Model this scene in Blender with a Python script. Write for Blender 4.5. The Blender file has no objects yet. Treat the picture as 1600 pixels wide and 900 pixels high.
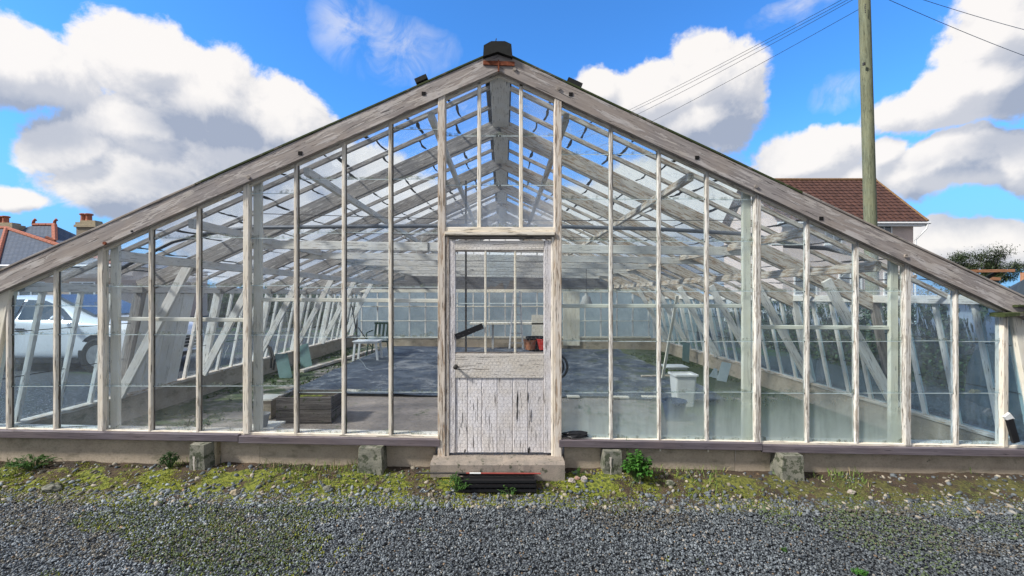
import bpy, bmesh, math, random
import numpy as np
from mathutils import Vector, Matrix, noise as mnoise

random.seed(7)
rng = np.random.default_rng(7)
scn = bpy.context.scene
COL = scn.collection
R = math.radians

# ------------------------------------------------------------------ camera
F = 676.4            # focal length in pixels of the 1600 px wide photograph
EYE = 1.6
cd = bpy.data.cameras.new('camera')
cd.sensor_width = 36.0
cd.lens = 36.0 * F / 1600.0
cd.shift_x = 13 / 1600.0
cd.shift_y = 12 / 1600.0
cd.clip_end = 3000
cd.clip_start = 0.05
cam = bpy.data.objects.new('camera', cd)
cam.location = (0, 0, EYE)
cam.rotation_euler = (R(90), 0, 0)
COL.objects.link(cam)
scn.camera = cam

# ------------------------------------------------------------------ render settings
scn.render.engine = 'CYCLES'
scn.view_settings.view_transform = 'Standard'
scn.view_settings.look = 'None'
scn.view_settings.gamma = 1
scn.view_settings.exposure = 1.32
scn.cycles.use_denoising = True
scn.cycles.max_bounces = 8
scn.cycles.diffuse_bounces = 3
scn.cycles.transparent_max_bounces = 24
scn.cycles.sample_clamp_indirect = 6
scn.cycles.use_adaptive_sampling = True
scn.cycles.adaptive_threshold = 0.02

# ------------------------------------------------------------------ sun
SUN_EL, SUN_AZ = 40.0, -62.0    # degrees; azimuth from +Y (view direction) clockwise; -ve = left
_az = R(SUN_AZ + 0)
# the sun stands to the left and a little behind the camera, veiled by cloud
SUN_DIR = Vector((-math.cos(R(SUN_EL)) * math.sin(R(112)), -math.cos(R(SUN_EL)) * -math.cos(R(112)), math.sin(R(SUN_EL))))
sl = bpy.data.lights.new('sun', 'SUN')
sl.energy = 2.3
sl.angle = R(7)
sl.color = (1.0, 0.96, 0.89)
so = bpy.data.objects.new('sun', sl)
so.rotation_euler = (-SUN_DIR).to_track_quat('-Z', 'Y').to_euler()
so.location = SUN_DIR * 50
COL.objects.link(so)


# ------------------------------------------------------------------ node helpers
class NT:
    def __init__(self, tree):
        self.t = tree
        tree.nodes.clear()

    def n(self, typ, ins=None, **props):
        nd = self.t.nodes.new(typ)
        for k, v in props.items():
            setattr(nd, k, v)
        if ins:
            for k, v in ins.items():
                s = nd.inputs[k]
                if hasattr(v, 'is_output') or isinstance(v, bpy.types.NodeSocket):
                    self.t.links.new(v, s)
                else:
                    s.default_value = v
        return nd

    def m(self, op, a, b=None, c=None, clamp=False):
        nd = self.t.nodes.new('ShaderNodeMath')
        nd.operation = op
        nd.use_clamp = clamp
        for i, v in enumerate((a, b, c)):
            if v is None:
                continue
            if isinstance(v, bpy.types.NodeSocket):
                self.t.links.new(v, nd.inputs[i])
            else:
                nd.inputs[i].default_value = v
        return nd.outputs[0]

    def mr(self, v, a, b, c=0.0, d=1.0, smooth=True):
        nd = self.n('ShaderNodeMapRange', {'Value': v, 'From Min': a, 'From Max': b, 'To Min': c, 'To Max': d})
        if smooth:
            nd.interpolation_type = 'SMOOTHSTEP'
        return nd.outputs['Result']

    def mix(self, f, a, b, blend='MIX'):
        nd = self.t.nodes.new('ShaderNodeMix')
        nd.data_type = 'RGBA'
        nd.blend_type = blend
        for idx, v in ((0, f), (6, a), (7, b)):
            if isinstance(v, bpy.types.NodeSocket):
                self.t.links.new(v, nd.inputs[idx])
            else:
                if idx and len(v) == 3:
                    v = (*v, 1)
                nd.inputs[idx].default_value = v
        return nd.outputs[2]

    def noise(self, vec, scale, detail=5, rough=0.6, dist=0.0):
        return self.n('ShaderNodeTexNoise', {'Vector': vec, 'Scale': scale, 'Detail': detail, 'Roughness': rough, 'Distortion': dist}).outputs['Fac']

    def mapping(self, vec, scale=(1, 1, 1), loc=(0, 0, 0)):
        return self.n('ShaderNodeMapping', {'Vector': vec, 'Scale': scale, 'Location': loc}).outputs[0]


def new_mat(name):
    m = bpy.data.materials.new(name)
    m.use_nodes = True
    return m, NT(m.node_tree)


def finish(t, color, rough=0.85, bump=None, bstr=0.3, bdist=0.01, metallic=0.0, spec=0.3):
    ins = {'Base Color': color, 'Roughness': rough, 'Metallic': metallic, 'Specular IOR Level': spec}
    if bump is not None:
        b = t.n('ShaderNodeBump', {'Height': bump, 'Strength': bstr, 'Distance': bdist})
        ins['Normal'] = b.outputs[0]
    p = t.n('ShaderNodeBsdfPrincipled', ins)
    t.n('ShaderNodeOutputMaterial', {'Surface': p.outputs[0]})


def objvec(t):
    """object coordinates, shifted by a per-object random so no two timbers share a grain"""
    tc = t.n('ShaderNodeTexCoord').outputs['Object']
    r = t.n('ShaderNodeObjectInfo').outputs['Random']
    off = t.m('MULTIPLY', r, 71.3)
    cv = t.n('ShaderNodeCombineXYZ', {'X': off, 'Y': off, 'Z': off}).outputs[0]
    va = t.n('ShaderNodeVectorMath', {0: tc, 1: cv}, operation='ADD')
    return va.outputs[0], r


def wood(name, light, dark, paint=None, cover=0.5, crack=0.5, rough=0.85, moss=0.0, flake=(7, 60)):
    m, t = new_mat(name)
    v, r = objvec(t)
    g1 = t.noise(t.mapping(v, (1.6, 26, 26)), 1.0, 7, 0.65, 0.6)
    g2 = t.noise(t.mapping(v, (4, 90, 90)), 1.0, 4, 0.6)
    big = t.noise(v, 2.2, 4, 0.6)
    g = t.m('ADD', t.m('MULTIPLY', g1, 0.65), t.m('MULTIPLY', g2, 0.35))
    c = t.mix(t.mr(g, 0.34, 0.66), dark, light)
    c = t.mix(t.mr(big, 0.35, 0.7, 0, 0.45), c, tuple(x * y for x, y in zip(light, (1.12, 1.0, 0.84))))
    height = g
    if paint:
        pm = t.noise(t.mapping(v, (flake[0], flake[1], flake[1])), 1.0, 6, 0.68, 0.5)
        pl = t.noise(v, 2.6, 4, 0.6)
        pm = t.m('ADD', t.m('ADD', t.m('MULTIPLY', pm, 0.7), t.m('MULTIPLY', g2, 0.2)), t.m('MULTIPLY', pl, 0.1))
        mask = t.mr(pm, 1 - cover - 0.03 if cover > .5 else 0.5 + (0.5 - cover) * .5, (1 - cover + 0.03) if cover > .5 else 0.54 + (0.5 - cover) * .5)
        pc = t.mix(t.mr(t.noise(v, 6, 3), 0.3, 0.7, 0, 0.5), paint, tuple(x * y for x, y in zip(paint, (0.86, 0.8, 0.68))))
        c = t.mix(mask, c, pc)
        height = t.m('ADD', height, t.m('MULTIPLY', mask, 0.5))
    ck = t.noise(t.mapping(v, (5.0, 110, 110), (5, 3, 1)), 1.0, 3, 0.5, 0.8)
    ckm = t.mr(ck, 0.66 - crack * 0.12, 0.70 - crack * 0.1, 0, 0.85)
    c = t.mix(ckm, c, tuple(x * 0.25 for x in dark))
    if moss:
        mm = t.mr(t.noise(v, 9, 6, 0.7), 0.62 - moss * 0.3, 0.7 - moss * 0.3)
        c = t.mix(mm, c, (0.045, 0.06, 0.02))
    c = t.mix(t.m('MULTIPLY', r, 0.22), c, tuple(x * 0.6 for x in dark))
    height = t.m('SUBTRACT', height, t.m('MULTIPLY', ckm, 0.8))
    finish(t, c, rough, height, 0.55, 0.006)
    return m


def concrete(name, c1, c2, moss=0.0, scale=1.0, drip=False, soil=False):
    m, t = new_mat(name)
    v, r = objvec(t)
    n1 = t.noise(v, 3.0 * scale, 6, 0.65)
    n2 = t.noise(v, 60 * scale, 4, 0.7)
    n3 = t.noise(v, 11 * scale, 6, 0.7)
    c = t.mix(t.mr(n1, 0.35, 0.65), c1, c2)
    c = t.mix(t.mr(n2, 0.45, 0.7, 0, 0.5), c, tuple(x * 0.55 for x in c1))
    if soil:
        c = t.mix(t.mr(t.noise(t.mapping(v, (1, 1, 2.2)), 4.5, 5, .7), 0.5, 0.7, 0, 0.75), c, tuple(a * b for a, b in zip(c1, (0.42, 0.45, 0.42))))
    if moss:
        mm = t.mr(n3, 0.66 - moss * 0.3, 0.74 - moss * 0.3, 0, 0.85)
        c = t.mix(mm, c, (0.05, 0.062, 0.035))
    finish(t, c, 0.92, t.m('ADD', n2, n3), 0.45, 0.006)
    return m


def simple(name, col, rough=0.6, metallic=0.0, var=0.25, scale=12, bump=0.15, spec=0.4):
    m, t = new_mat(name)
    v, r = objvec(t)
    n1 = t.noise(v, scale, 6, 0.65)
    c = t.mix(t.mr(n1, 0.3, 0.7), col, tuple(x * (1 - var) for x in col))
    finish(t, c, rough, n1, bump, 0.004, metallic, spec)
    return m


def leafmat(name, c1, c2, trans=0.35):
    m, t = new_mat(name)
    g = t.n('ShaderNodeNewGeometry').outputs['Random Per Island']
    c = t.mix(g, c1, c2)
    d = t.n('ShaderNodeBsdfPrincipled', {'Base Color': c, 'Roughness': 0.6, 'Specular IOR Level': 0.3})
    tr = t.n('ShaderNodeBsdfTranslucent', {'Color': c})
    mx = t.n('ShaderNodeMixShader', {0: trans, 1: d.outputs[0], 2: tr.outputs[0]})
    t.n('ShaderNodeOutputMaterial', {'Surface': mx.outputs[0]})
    return m


def glassmat(name, dirt=0.12, fog=0.0, tint=(0.93, 0.97, 1.0), refl=0.07, streak=0.0, dcol=(0.62, 0.68, 0.7), fogcol=(0.5, 0.62, 0.55), fogh=0.35):
    m, t = new_mat(name)
    v, r = objvec(t)
    loc = t.n('ShaderNodeTexCoord').outputs['Object']
    lw = t.n('ShaderNodeLayerWeight', {'Blend': 0.5}).outputs['Facing']
    f = t.m('ADD', t.m('MULTIPLY', t.m('POWER', lw, 4.5), 0.7), refl, clamp=True)
    n1 = t.noise(v, 2.2, 6, 0.7, 1.2)
    n2 = t.noise(t.mapping(v, (14, 14, 2)), 1.0, 5, 0.6)
    n3 = t.noise(v, 90, 3, 0.6)
    dirt = t.m('MULTIPLY', t.m('MULTIPLY_ADD', r, 1.3, 0.35), dirt)
    dm = t.m('MULTIPLY', t.mr(n1, 0.3, 0.75, 0.25, 1.0), dirt)
    dm = t.m('ADD', dm, t.m('MULTIPLY', t.mr(n2, 0.5, 0.75), t.m('MULTIPLY', dirt, 1.1)))
    dm = t.m('ADD', dm, t.m('MULTIPLY', t.mr(n3, 0.62, 0.75), t.m('MULTIPLY', dirt, 0.6)))
    z = t.n('ShaderNodeSeparateXYZ', {0: loc}).outputs['Z']
    if fog:
        fg = t.mr(t.m('ADD', z, t.m('MULTIPLY', t.m('SUBTRACT', n1, 0.5), 0.35)), 0.0, fogh, fog, 0.0)
        fg = t.m('MULTIPLY', fg, t.mr(n2, 0.2, 0.6, 0.7, 1.0))
    else:
        fg = 0.0
    col = dcol
    if streak:
        s1 = t.noise(t.mapping(v, (11, 11, 1.3)), 1.0, 4, 0.75, 0.4)
        sm = t.mr(s1, 0.53, 0.58, 0, 1)
        sm = t.m('MULTIPLY', sm, t.mr(z, 0.75, 1.05, 0, streak))
        dm = t.m('ADD', dm, sm)
    tr = t.n('ShaderNodeBsdfTransparent', {'Color': (*tint, 1)})
    gl = t.n('ShaderNodeBsdfGlossy', {'Color': (0.95, 0.97, 1, 1), 'Roughness': 0.02,
             'Normal': t.n('ShaderNodeBump', {'Height': t.noise(v, 3.5, 2, .5), 'Strength': 0.12, 'Distance': 0.02}).outputs[0]})
    base = t.n('ShaderNodeMixShader', {0: f, 1: tr.outputs[0], 2: gl.outputs[0]})
    df = t.n('ShaderNodeBsdfDiffuse', {'Color': (*col, 1)})
    tl = t.n('ShaderNodeBsdfTranslucent', {'Color': (*col, 1)})
    dd = t.n('ShaderNodeMixShader', {0: 0.5, 1: df.outputs[0], 2: tl.outputs[0]})
    o = t.n('ShaderNodeMixShader', {0: t.m('MINIMUM', dm, 0.9), 1: base.outputs[0], 2: dd.outputs[0]})
    if fog:
        d2 = t.n('ShaderNodeBsdfDiffuse', {'Color': (*fogcol, 1)})
        t2 = t.n('ShaderNodeBsdfTranslucent', {'Color': (*fogcol, 1)})
        dd2 = t.n('ShaderNodeMixShader', {0: 0.5, 1: d2.outputs[0], 2: t2.outputs[0]})
        o = t.n('ShaderNodeMixShader', {0: fg, 1: o.outputs[0], 2: dd2.outputs[0]})
    t.n('ShaderNodeOutputMaterial', {'Surface': o.outputs[0]})
    return m


# ------------------------------------------------------------------ world: Nishita sky with cumulus
def px_dir(px, py):
    u, v = (px - 787) / F, (462 - py) / F
    return math.atan(u), math.atan(v / math.sqrt(1 + u * u)), u, v


CLOUDS = [  # px, py, rx, ry, weight of the cloud banks, turned into azimuth / elevation below
    (20, 95, 190, 72, 1.0), (240, 95, 150, 70, 1.0), (330, 160, 150, 95, 1.05), (440, 205, 110, 75, 0.95), (215, 205, 150, 62, .9),
    (370, 255, 160, 75, 0.9), (125, 238, 95, 58, 0.95), (235, 300, 165, 70, 1.0), (30, 318, 90, 30, 0.8),
    (548, 55, 60, 55, 0.24), (620, 75, 110, 48, 0.27), (598, 104, 60, 28, 0.2),
    (1110, 125, 92, 72, 1.0), (1020, 160, 100, 55, 1.0), (1090, 195, 110, 55, .9), (950, 150, 62, 38, 0.8),
    (1265, 245, 112, 60, 1.1), (1345, 280, 90, 38, 0.9),
    (1560, 55, 110, 90, 1.0), (1540, 140, 150, 62, 1.0), (1420, 165, 95, 42, 0.55), (1310, 135, 55, 24, 0.28), (1235, 20, 60, 20, 0.25),
    (1490, 262, 150, 58, 1.1), (1600, 250, 90, 60, 1.1), (1400, 240, 60, 42, 0.9), (1520, 385, 170, 48, 1.0),
    (540, 350, 300, 120, 1.1), (1060, 355, 300, 105, 1.1), (790, 400, 260, 70, 1.0), (490, 290, 130, 75, .95),
    (2150, 150, 420, 160, 0.8), (-600, 180, 500, 150, 0.85), (2600, 380, 500, 120, .8), (-900, 380, 600, 100, .8),
]


def build_world():
    g = bpy.data.node_groups.new('cloud_density', 'ShaderNodeTree')
    g.interface.new_socket('Vector', in_out='INPUT', socket_type='NodeSocketVector')
    g.interface.new_socket('Density', in_out='OUTPUT', socket_type='NodeSocketFloat')
    g.interface.new_socket('Wisp', in_out='OUTPUT', socket_type='NodeSocketFloat')
    t = NT(g)
    gi = g.nodes.new('NodeGroupInput')
    go = g.nodes.new('NodeGroupOutput')
    vin = gi.outputs[0]
    # domain warp
    w = t.n('ShaderNodeTexNoise', {'Vector': vin, 'Scale': 5.0, 'Detail': 5, 'Roughness': 0.6}).outputs['Color']
    wv = t.n('ShaderNodeVectorMath', {0: w, 1: (0.5, 0.5, 0.5)}, operation='SUBTRACT').outputs[0]
    ws = t.n('ShaderNodeVectorMath', {0: wv, 'Scale': 0.12}, operation='SCALE').outputs[0]
    d = t.n('ShaderNodeVectorMath', {0: vin, 1: ws}, operation='ADD').outputs[0]
    s = t.n('ShaderNodeSeparateXYZ', {0: d})
    az = t.m('ARCTAN2', s.outputs['X'], s.outputs['Y'])
    el = t.m('ARCSINE', t.m('MINIMUM', t.m('MAXIMUM', s.outputs['Z'], -1.0), 1.0))
    acc = None
    wisp = None
    for (px, py, rx, ry, wt) in CLOUDS:
        a, e, u, v = px_dir(px, py)
        ra = rx / F / (1 + u * u)
        re = ry / F / math.sqrt(1 + u * u)
        da = t.m('MULTIPLY', t.m('SUBTRACT', az, a), 1 / ra)
        de = t.m('MULTIPLY', t.m('SUBTRACT', el, e), 1 / re)
        rr = t.m('SQRT', t.m('ADD', t.m('MULTIPLY', da, da), t.m('MULTIPLY', de, de)))
        if wt < .5:
            q = t.m('SUBTRACT', 1.0, rr, clamp=True)
            wisp = q if wisp is None else t.m('MAXIMUM', wisp, q)
            continue
        val = t.m('MULTIPLY_ADD', t.m('SUBTRACT', 1.03, rr), wt * 1.6, -0.5 * max(0.0, 1 - wt))
        acc = val if acc is None else t.m('SMOOTH_MAX', acc, val, 0.12)
    # unseen clouds added behind the camera and overhead to make the light less blue
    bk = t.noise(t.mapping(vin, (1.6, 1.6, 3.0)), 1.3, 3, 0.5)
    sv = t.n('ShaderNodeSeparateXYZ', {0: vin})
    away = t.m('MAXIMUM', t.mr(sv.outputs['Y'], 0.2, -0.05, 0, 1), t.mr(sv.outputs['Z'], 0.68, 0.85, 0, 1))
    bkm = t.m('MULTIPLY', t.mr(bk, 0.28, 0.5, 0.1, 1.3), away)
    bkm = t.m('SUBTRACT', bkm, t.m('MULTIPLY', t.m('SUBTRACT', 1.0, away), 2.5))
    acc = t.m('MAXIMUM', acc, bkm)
    n = t.noise(vin, 8.0, 12, 0.68, 0.3)
    n2 = t.noise(vin, 3.2, 3, 0.5)
    acc = t.m('ADD', acc, t.m('MULTIPLY', t.m('SUBTRACT', n, 0.5), 1.45))
    acc = t.m('ADD', acc, t.m('MULTIPLY', t.m('SUBTRACT', n2, 0.5), 0.5))
    g.links.new(acc, go.inputs[0])
    wn = t.noise(vin, 11.0, 8, 0.6, 0.8)
    g.links.new(t.m('MULTIPLY', t.m('POWER', wisp, 0.7), t.mr(wn, 0.36, 0.68)), go.inputs[1])

    w = bpy.data.worlds.new('World')
    scn.world = w
    w.use_nodes = True
    t = NT(w.node_tree)
    sky = t.n('ShaderNodeTexSky', sky_type='NISHITA')
    sky.sun_disc = False
    sky.sun_elevation = R(SUN_EL)
    sky.sun_rotation = math.atan2(SUN_DIR.x, SUN_DIR.y)
    sky.air_density = 1.0
    sky.dust_density = 0.4
    sky.ozone_density = 2.0
    dirv = t.n('ShaderNodeTexCoord').outputs['Generated']

    def dens(off):
        v = t.n('ShaderNodeVectorMath', {0: dirv, 1: off}, operation='ADD').outputs[0]
        gn = t.t.nodes.new('ShaderNodeGroup')
        gn.node_tree = g
        t.t.links.new(v, gn.inputs[0])
        return gn
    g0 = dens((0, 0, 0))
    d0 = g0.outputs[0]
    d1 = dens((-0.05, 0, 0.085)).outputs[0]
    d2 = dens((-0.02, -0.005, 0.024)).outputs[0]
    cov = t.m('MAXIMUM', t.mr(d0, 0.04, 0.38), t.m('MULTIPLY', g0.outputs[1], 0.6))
    thick = t.mr(d1, 0.25, 1.55)
    relief = t.mr(t.m('SUBTRACT', d2, d0), -0.36, 0.5)
    sh = t.m('ADD', t.m('MULTIPLY', thick, 0.72), t.m('MULTIPLY', relief, 0.62), clamp=True)
    cc = t.mix(sh, (5.15, 4.95, 4.75), (2.0, 2.25, 2.8))
    z = t.n('ShaderNodeSeparateXYZ', {0: dirv}).outputs['Z']
    skyc = t.mix(1.0, sky.outputs[0], (0.40, 0.94, 1.5), 'MULTIPLY')
    skyc = t.mix(t.mr(z, -0.02, 0.36, 0.92, 0.0), skyc, (1.15, 2.5, 4.6))
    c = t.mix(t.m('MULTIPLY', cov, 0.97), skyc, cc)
    c = t.mix(t.mr(z, -0.01, -0.03), c, (0.9, 0.95, 0.9))
    bg = t.n('ShaderNodeBackground', {'Color': c, 'Strength': 0.078})
    t.n('ShaderNodeOutputWorld', {'Surface': bg.outputs[0]})


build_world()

# ------------------------------------------------------------------ object helpers
def P(px, py, Y):
    """a pixel of the photograph and a distance -> the point in the scene"""
    return Vector(((px - 787) * Y / F, Y, EYE + (462 - py) * Y / F))


def S(x):
    return -0.0135 * x       # the whole plot falls gently to the right


def Gp(x, y, z):
    return Vector((x, y, z + S(x)))


def tag(o, label=None, cat=None, group=None, kind=None):
    if label: o['label'] = label
    if cat: o['category'] = cat
    if group: o['group'] = group
    if kind: o['kind'] = kind
    return o


def empty(name, loc, label=None, cat=None, group=None, rz=0.0):
    o = bpy.data.objects.new(name, None)
    o.location = loc
    o.rotation_euler = (0, 0, rz)
    o.empty_display_size = 0.2
    COL.objects.link(o)
    return tag(o, label, cat, group)


WORLD_OFF = {}


def attach(o, parent):
    """parent without changing the world place; every parent here is an unscaled, placed object"""
    if parent is not None:
        o.parent = parent
        m = Matrix.Identity(4)
        chain = []
        p = parent
        while p:
            chain.append(p)
            p = p.parent
        for q in reversed(chain):
            m = m @ q.matrix_basis
        o.matrix_basis = m.inverted() @ o.matrix_basis
    return o


def mesh_obj(name, verts, faces, mats, parent=None, loc=(0, 0, 0), smooth=False, midx=None, rel=False):
    """verts are world coordinates unless rel; the object's origin is put at loc"""
    me = bpy.data.meshes.new(name)
    L = Vector(loc)
    vs = [tuple(Vector(v) - (Vector((0, 0, 0)) if rel else L)) for v in verts]
    me.from_pydata(vs, [], faces)
    for mt in (mats if isinstance(mats, (list, tuple)) else [mats]):
        me.materials.append(mt)
    if midx is not None:
        me.polygons.foreach_set('material_index', midx)
    if smooth:
        me.polygons.foreach_set('use_smooth', [True] * len(me.polygons))
    me.update()
    o = bpy.data.objects.new(name, me)
    o.matrix_basis = Matrix.Translation(L)
    COL.objects.link(o)
    return attach(o, parent)


class MB:
    """collects shapes into ONE mesh"""
    def __init__(self):
        self.v, self.f, self.mi, self.cur = [], [], [], 0

    def add(self, vs, fs):
        b = len(self.v)
        self.v += [Vector(x) for x in vs]
        self.f += [tuple(i + b for i in f) for f in fs]
        self.mi += [self.cur] * len(fs)

    def box(self, a, b, bev=0.0):
        x0, y0, z0 = (min(a[i], b[i]) for i in range(3))
        x1, y1, z1 = (max(a[i], b[i]) for i in range(3))
        self.add([(x0, y0, z0), (x1, y0, z0), (x1, y1, z0), (x0, y1, z0), (x0, y0, z1), (x1, y0, z1), (x1, y1, z1), (x0, y1, z1)],
                 [(0, 3, 2, 1), (4, 5, 6, 7), (0, 1, 5, 4), (1, 2, 6, 5), (2, 3, 7, 6), (3, 0, 4, 7)])

    def prism(self, pts, off):
        """polygon pts (ccw as seen against off) extruded by off"""
        n = len(pts)
        off = Vector(off)
        vs = [Vector(p) for p in pts] + [Vector(p) + off for p in pts]
        fs = [tuple(reversed(range(n))), tuple(range(n, 2 * n))]
        fs += [(i, (i + 1) % n, n + (i + 1) % n, n + i) for i in range(n)]
        self.add(vs, fs)

    def bar(self, p0, p1, w, h, up=(0, 0, 1)):
        p0, p1 = Vector(p0), Vector(p1)
        x = (p1 - p0).normalized()
        up = Vector(up)
        if abs(x.dot(up)) > 0.99:
            up = Vector((0, 1, 0))
        y = up.cross(x).normalized()
        z = x.cross(y)
        c = [(-1, -1), (1, -1), (1, 1), (-1, 1)]
        vs = [p0 + y * (a * w / 2) + z * (b * h / 2) for a, b in c] + [p1 + y * (a * w / 2) + z * (b * h / 2) for a, b in c]
        self.add(vs, [(0, 3, 2, 1), (4, 5, 6, 7), (0, 1, 5, 4), (1, 2, 6, 5), (2, 3, 7, 6), (3, 0, 4, 7)])

    def tube(self, pts, r, seg=8, caps=True):
        pts = [Vector(p) for p in pts]
        rs = r if isinstance(r, (list, tuple)) else [r] * len(pts)
        b = []
        ref = None
        for i, p in enumerate(pts):
            d = (pts[min(i + 1, len(pts) - 1)] - pts[max(i - 1, 0)]).normalized()
            if ref is None:
                ref = Vector((0, 0, 1)) if abs(d.z) < 0.9 else Vector((1, 0, 0))
            u = (ref - d * ref.dot(d)).normalized()
            ref = u
            w = d.cross(u)
            b += [p + (u * math.cos(a) + w * math.sin(a)) * rs[i] for a in [2 * math.pi * k / seg for k in range(seg)]]
        fs = []
        for i in range(len(pts) - 1):
            for k in range(seg):
                fs.append((i * seg + k, i * seg + (k + 1) % seg, (i + 1) * seg + (k + 1) % seg, (i + 1) * seg + k))
        if caps:
            fs.append(tuple(reversed(range(seg))))
            fs.append(tuple(range((len(pts) - 1) * seg, len(pts) * seg)))
        self.add(b, fs)

    def lathe(self, prof, c, seg=20, sx=1.0, sy=1.0):
        """prof: list of (radius, z) from bottom to top"""
        c = Vector(c)
        vs, fs = [], []
        for (r, z) in prof:
            vs += [c + Vector((r * sx * math.cos(2 * math.pi * k / seg), r * sy * math.sin(2 * math.pi * k / seg), z)) for k in range(seg)]
        for i in range(len(prof) - 1):
            for k in range(seg):
                fs.append((i * seg + k, i * seg + (k + 1) % seg, (i + 1) * seg + (k + 1) % seg, (i + 1) * seg + k))
        self.add(vs, fs)

    def build(self, name, mats, parent=None, loc=None, smooth=False):
        if loc is None:
            loc = self.v[0] if parent is None else self.v[0]
        return mesh_obj(name, self.v, self.f, mats, parent, loc, smooth, self.mi if isinstance(mats, (list, tuple)) and len(mats) > 1 else None)


def timber(name, p0, p1, w, h, mat, parent=None, up=(0, 0, 1), wob=0.0, seg=None, bev=0.004):
    """one squared timber: local X runs along its length so that the grain follows it. w = across (local Y), h = local Z"""
    p0, p1 = Vector(p0), Vector(p1)
    L = (p1 - p0).length
    x = (p1 - p0).normalized()
    up = Vector(up)
    if abs(x.dot(up)) > 0.99:
        up = Vector((0, 1, 0))
    y = up.cross(x).normalized()
    z = x.cross(y)
    n = seg or max(1, int(L / 0.35))
    b = min(bev, w * 0.2, h * 0.2)
    ring = [(-w / 2 + b, -h / 2), (w / 2 - b, -h / 2), (w / 2, -h / 2 + b), (w / 2, h / 2 - b), (w / 2 - b, h / 2), (-w / 2 + b, h / 2), (-w / 2, h / 2 - b), (-w / 2, -h / 2 + b)]
    vs, fs = [], []
    for i in range(n + 1):
        oy, oz = (random.uniform(-wob, wob), random.uniform(-wob, wob)) if 0 < i < n else (0, 0)
        for (a, c) in ring:
            vs.append((L * i / n, a + oy, c + oz))
    for i in range(n):
        for k in range(8):
            fs.append((i * 8 + k, (i + 1) * 8 + k, (i + 1) * 8 + (k + 1) % 8, i * 8 + (k + 1) % 8))
    fs.append(tuple(range(8)))
    fs.append(tuple(reversed(range(n * 8, n * 8 + 8))))
    fs = [tuple(reversed(f)) for f in fs]
    me = bpy.data.meshes.new(name)
    me.from_pydata(vs, [], fs)
    me.materials.append(mat)
    me.update()
    o = bpy.data.objects.new(name, me)
    m = Matrix((x, y, z)).transposed().to_4x4()
    o.matrix_basis = Matrix.Translation(p0) @ m
    COL.objects.link(o)
    return attach(o, parent)


def vfbm(x, y, sc, oct=4, seed=0):
    return mnoise.fractal(Vector((x * sc + seed * 13.7, y * sc - seed * 7.1, seed * 3.3)), 0.6, 2.0, oct)


# ------------------------------------------------------------------ materials
M = {}
M['grey_wood'] = wood('grey_wood', (0.40, 0.365, 0.335), (0.17, 0.15, 0.14), crack=0.45)
M['barge'] = wood('barge_wood', (0.40, 0.365, 0.35), (0.23, 0.205, 0.2), paint=(0.54, 0.50, 0.48), cover=0.48, crack=0.3, flake=(3, 22))
M['inner_wood'] = wood('inner_wood', (0.62, 0.60, 0.57), (0.30, 0.28, 0.27), paint=(0.82, 0.80, 0.76), cover=0.58, crack=0.25)
M['roof_shaded'] = wood('roof_shaded_wood', (0.36, 0.34, 0.33), (0.15, 0.14, 0.135), paint=(0.55, 0.53, 0.5), cover=0.44, crack=0.3)  # left roof timbers: the shade on their faces is put into the grey
M['panel_white'] = wood('panel_white', (0.6, 0.58, 0.54), (0.4, 0.38, 0.34), paint=(0.90, 0.89, 0.85), cover=0.75, crack=0.05)
M['warm_wood'] = wood('warm_wood', (0.56, 0.43, 0.31), (0.25, 0.17, 0.11), paint=(0.74, 0.68, 0.60), cover=0.52, crack=0.3)  # on the right-hand roof the sunlit warmth is put into this tan
M['cream'] = wood('cream_paint', (0.62, 0.53, 0.43), (0.34, 0.27, 0.20), paint=(0.84, 0.78, 0.68), cover=0.58, crack=0.42)
M['grey_cream'] = wood('grey_cream_paint', (0.48, 0.44, 0.39), (0.26, 0.23, 0.20), paint=(0.72, 0.70, 0.66), cover=0.53, crack=0.5)
M['white'] = wood('white_paint', (0.5, 0.46, 0.4), (0.3, 0.25, 0.2), paint=(0.86, 0.82, 0.71), cover=0.66, crack=0.1)
M['door'] = wood('door_paint', (0.50, 0.46, 0.45), (0.28, 0.24, 0.23), paint=(0.90, 0.87, 0.88), cover=0.62, crack=0.5, flake=(9, 80))
M['doorrail'] = wood('door_rail_paint', (0.52, 0.45, 0.37), (0.30, 0.23, 0.17), paint=(0.88, 0.84, 0.79), cover=0.64, crack=0.35)
M['jamb'] = wood('jamb_wood', (0.60, 0.48, 0.37), (0.32, 0.23, 0.16), paint=(0.80, 0.73, 0.65), cover=0.54, crack=0.55)
M['sill'] = wood('sill_board', (0.19, 0.165, 0.185), (0.085, 0.07, 0.085), crack=0.2, rough=0.6)
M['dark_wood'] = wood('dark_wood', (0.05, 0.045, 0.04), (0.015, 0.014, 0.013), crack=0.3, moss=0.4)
M['mossy'] = wood('mossy_wood', (0.22, 0.2, 0.17), (0.06, 0.055, 0.04), crack=0.4, moss=0.8)
M['crate'] = wood('crate_wood', (0.2, 0.18, 0.165), (0.06, 0.05, 0.045), crack=0.5, moss=0.2)
M['fresh_wood'] = wood('fresh_timber', (0.55, 0.28, 0.16), (0.32, 0.15, 0.08), crack=0.1)
M['plinth'] = concrete('plinth_render', (0.50, 0.42, 0.32), (0.40, 0.33, 0.25), moss=0.05, soil=True)
M['footing'] = concrete('footing_concrete', (0.17, 0.17, 0.14), (0.26, 0.25, 0.20), moss=0.55, scale=1.6)
M['footing_pale'] = concrete('footing_pale', (0.42, 0.35, 0.24), (0.34, 0.28, 0.19), moss=0.25, scale=1.6)
M['step'] = concrete('doorstep_concrete', (0.25, 0.22, 0.19), (0.36, 0.30, 0.25), moss=0.3, scale=1.8)
M['glass'] = glassmat('glass_clear', dirt=0.035, refl=0.035)
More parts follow.
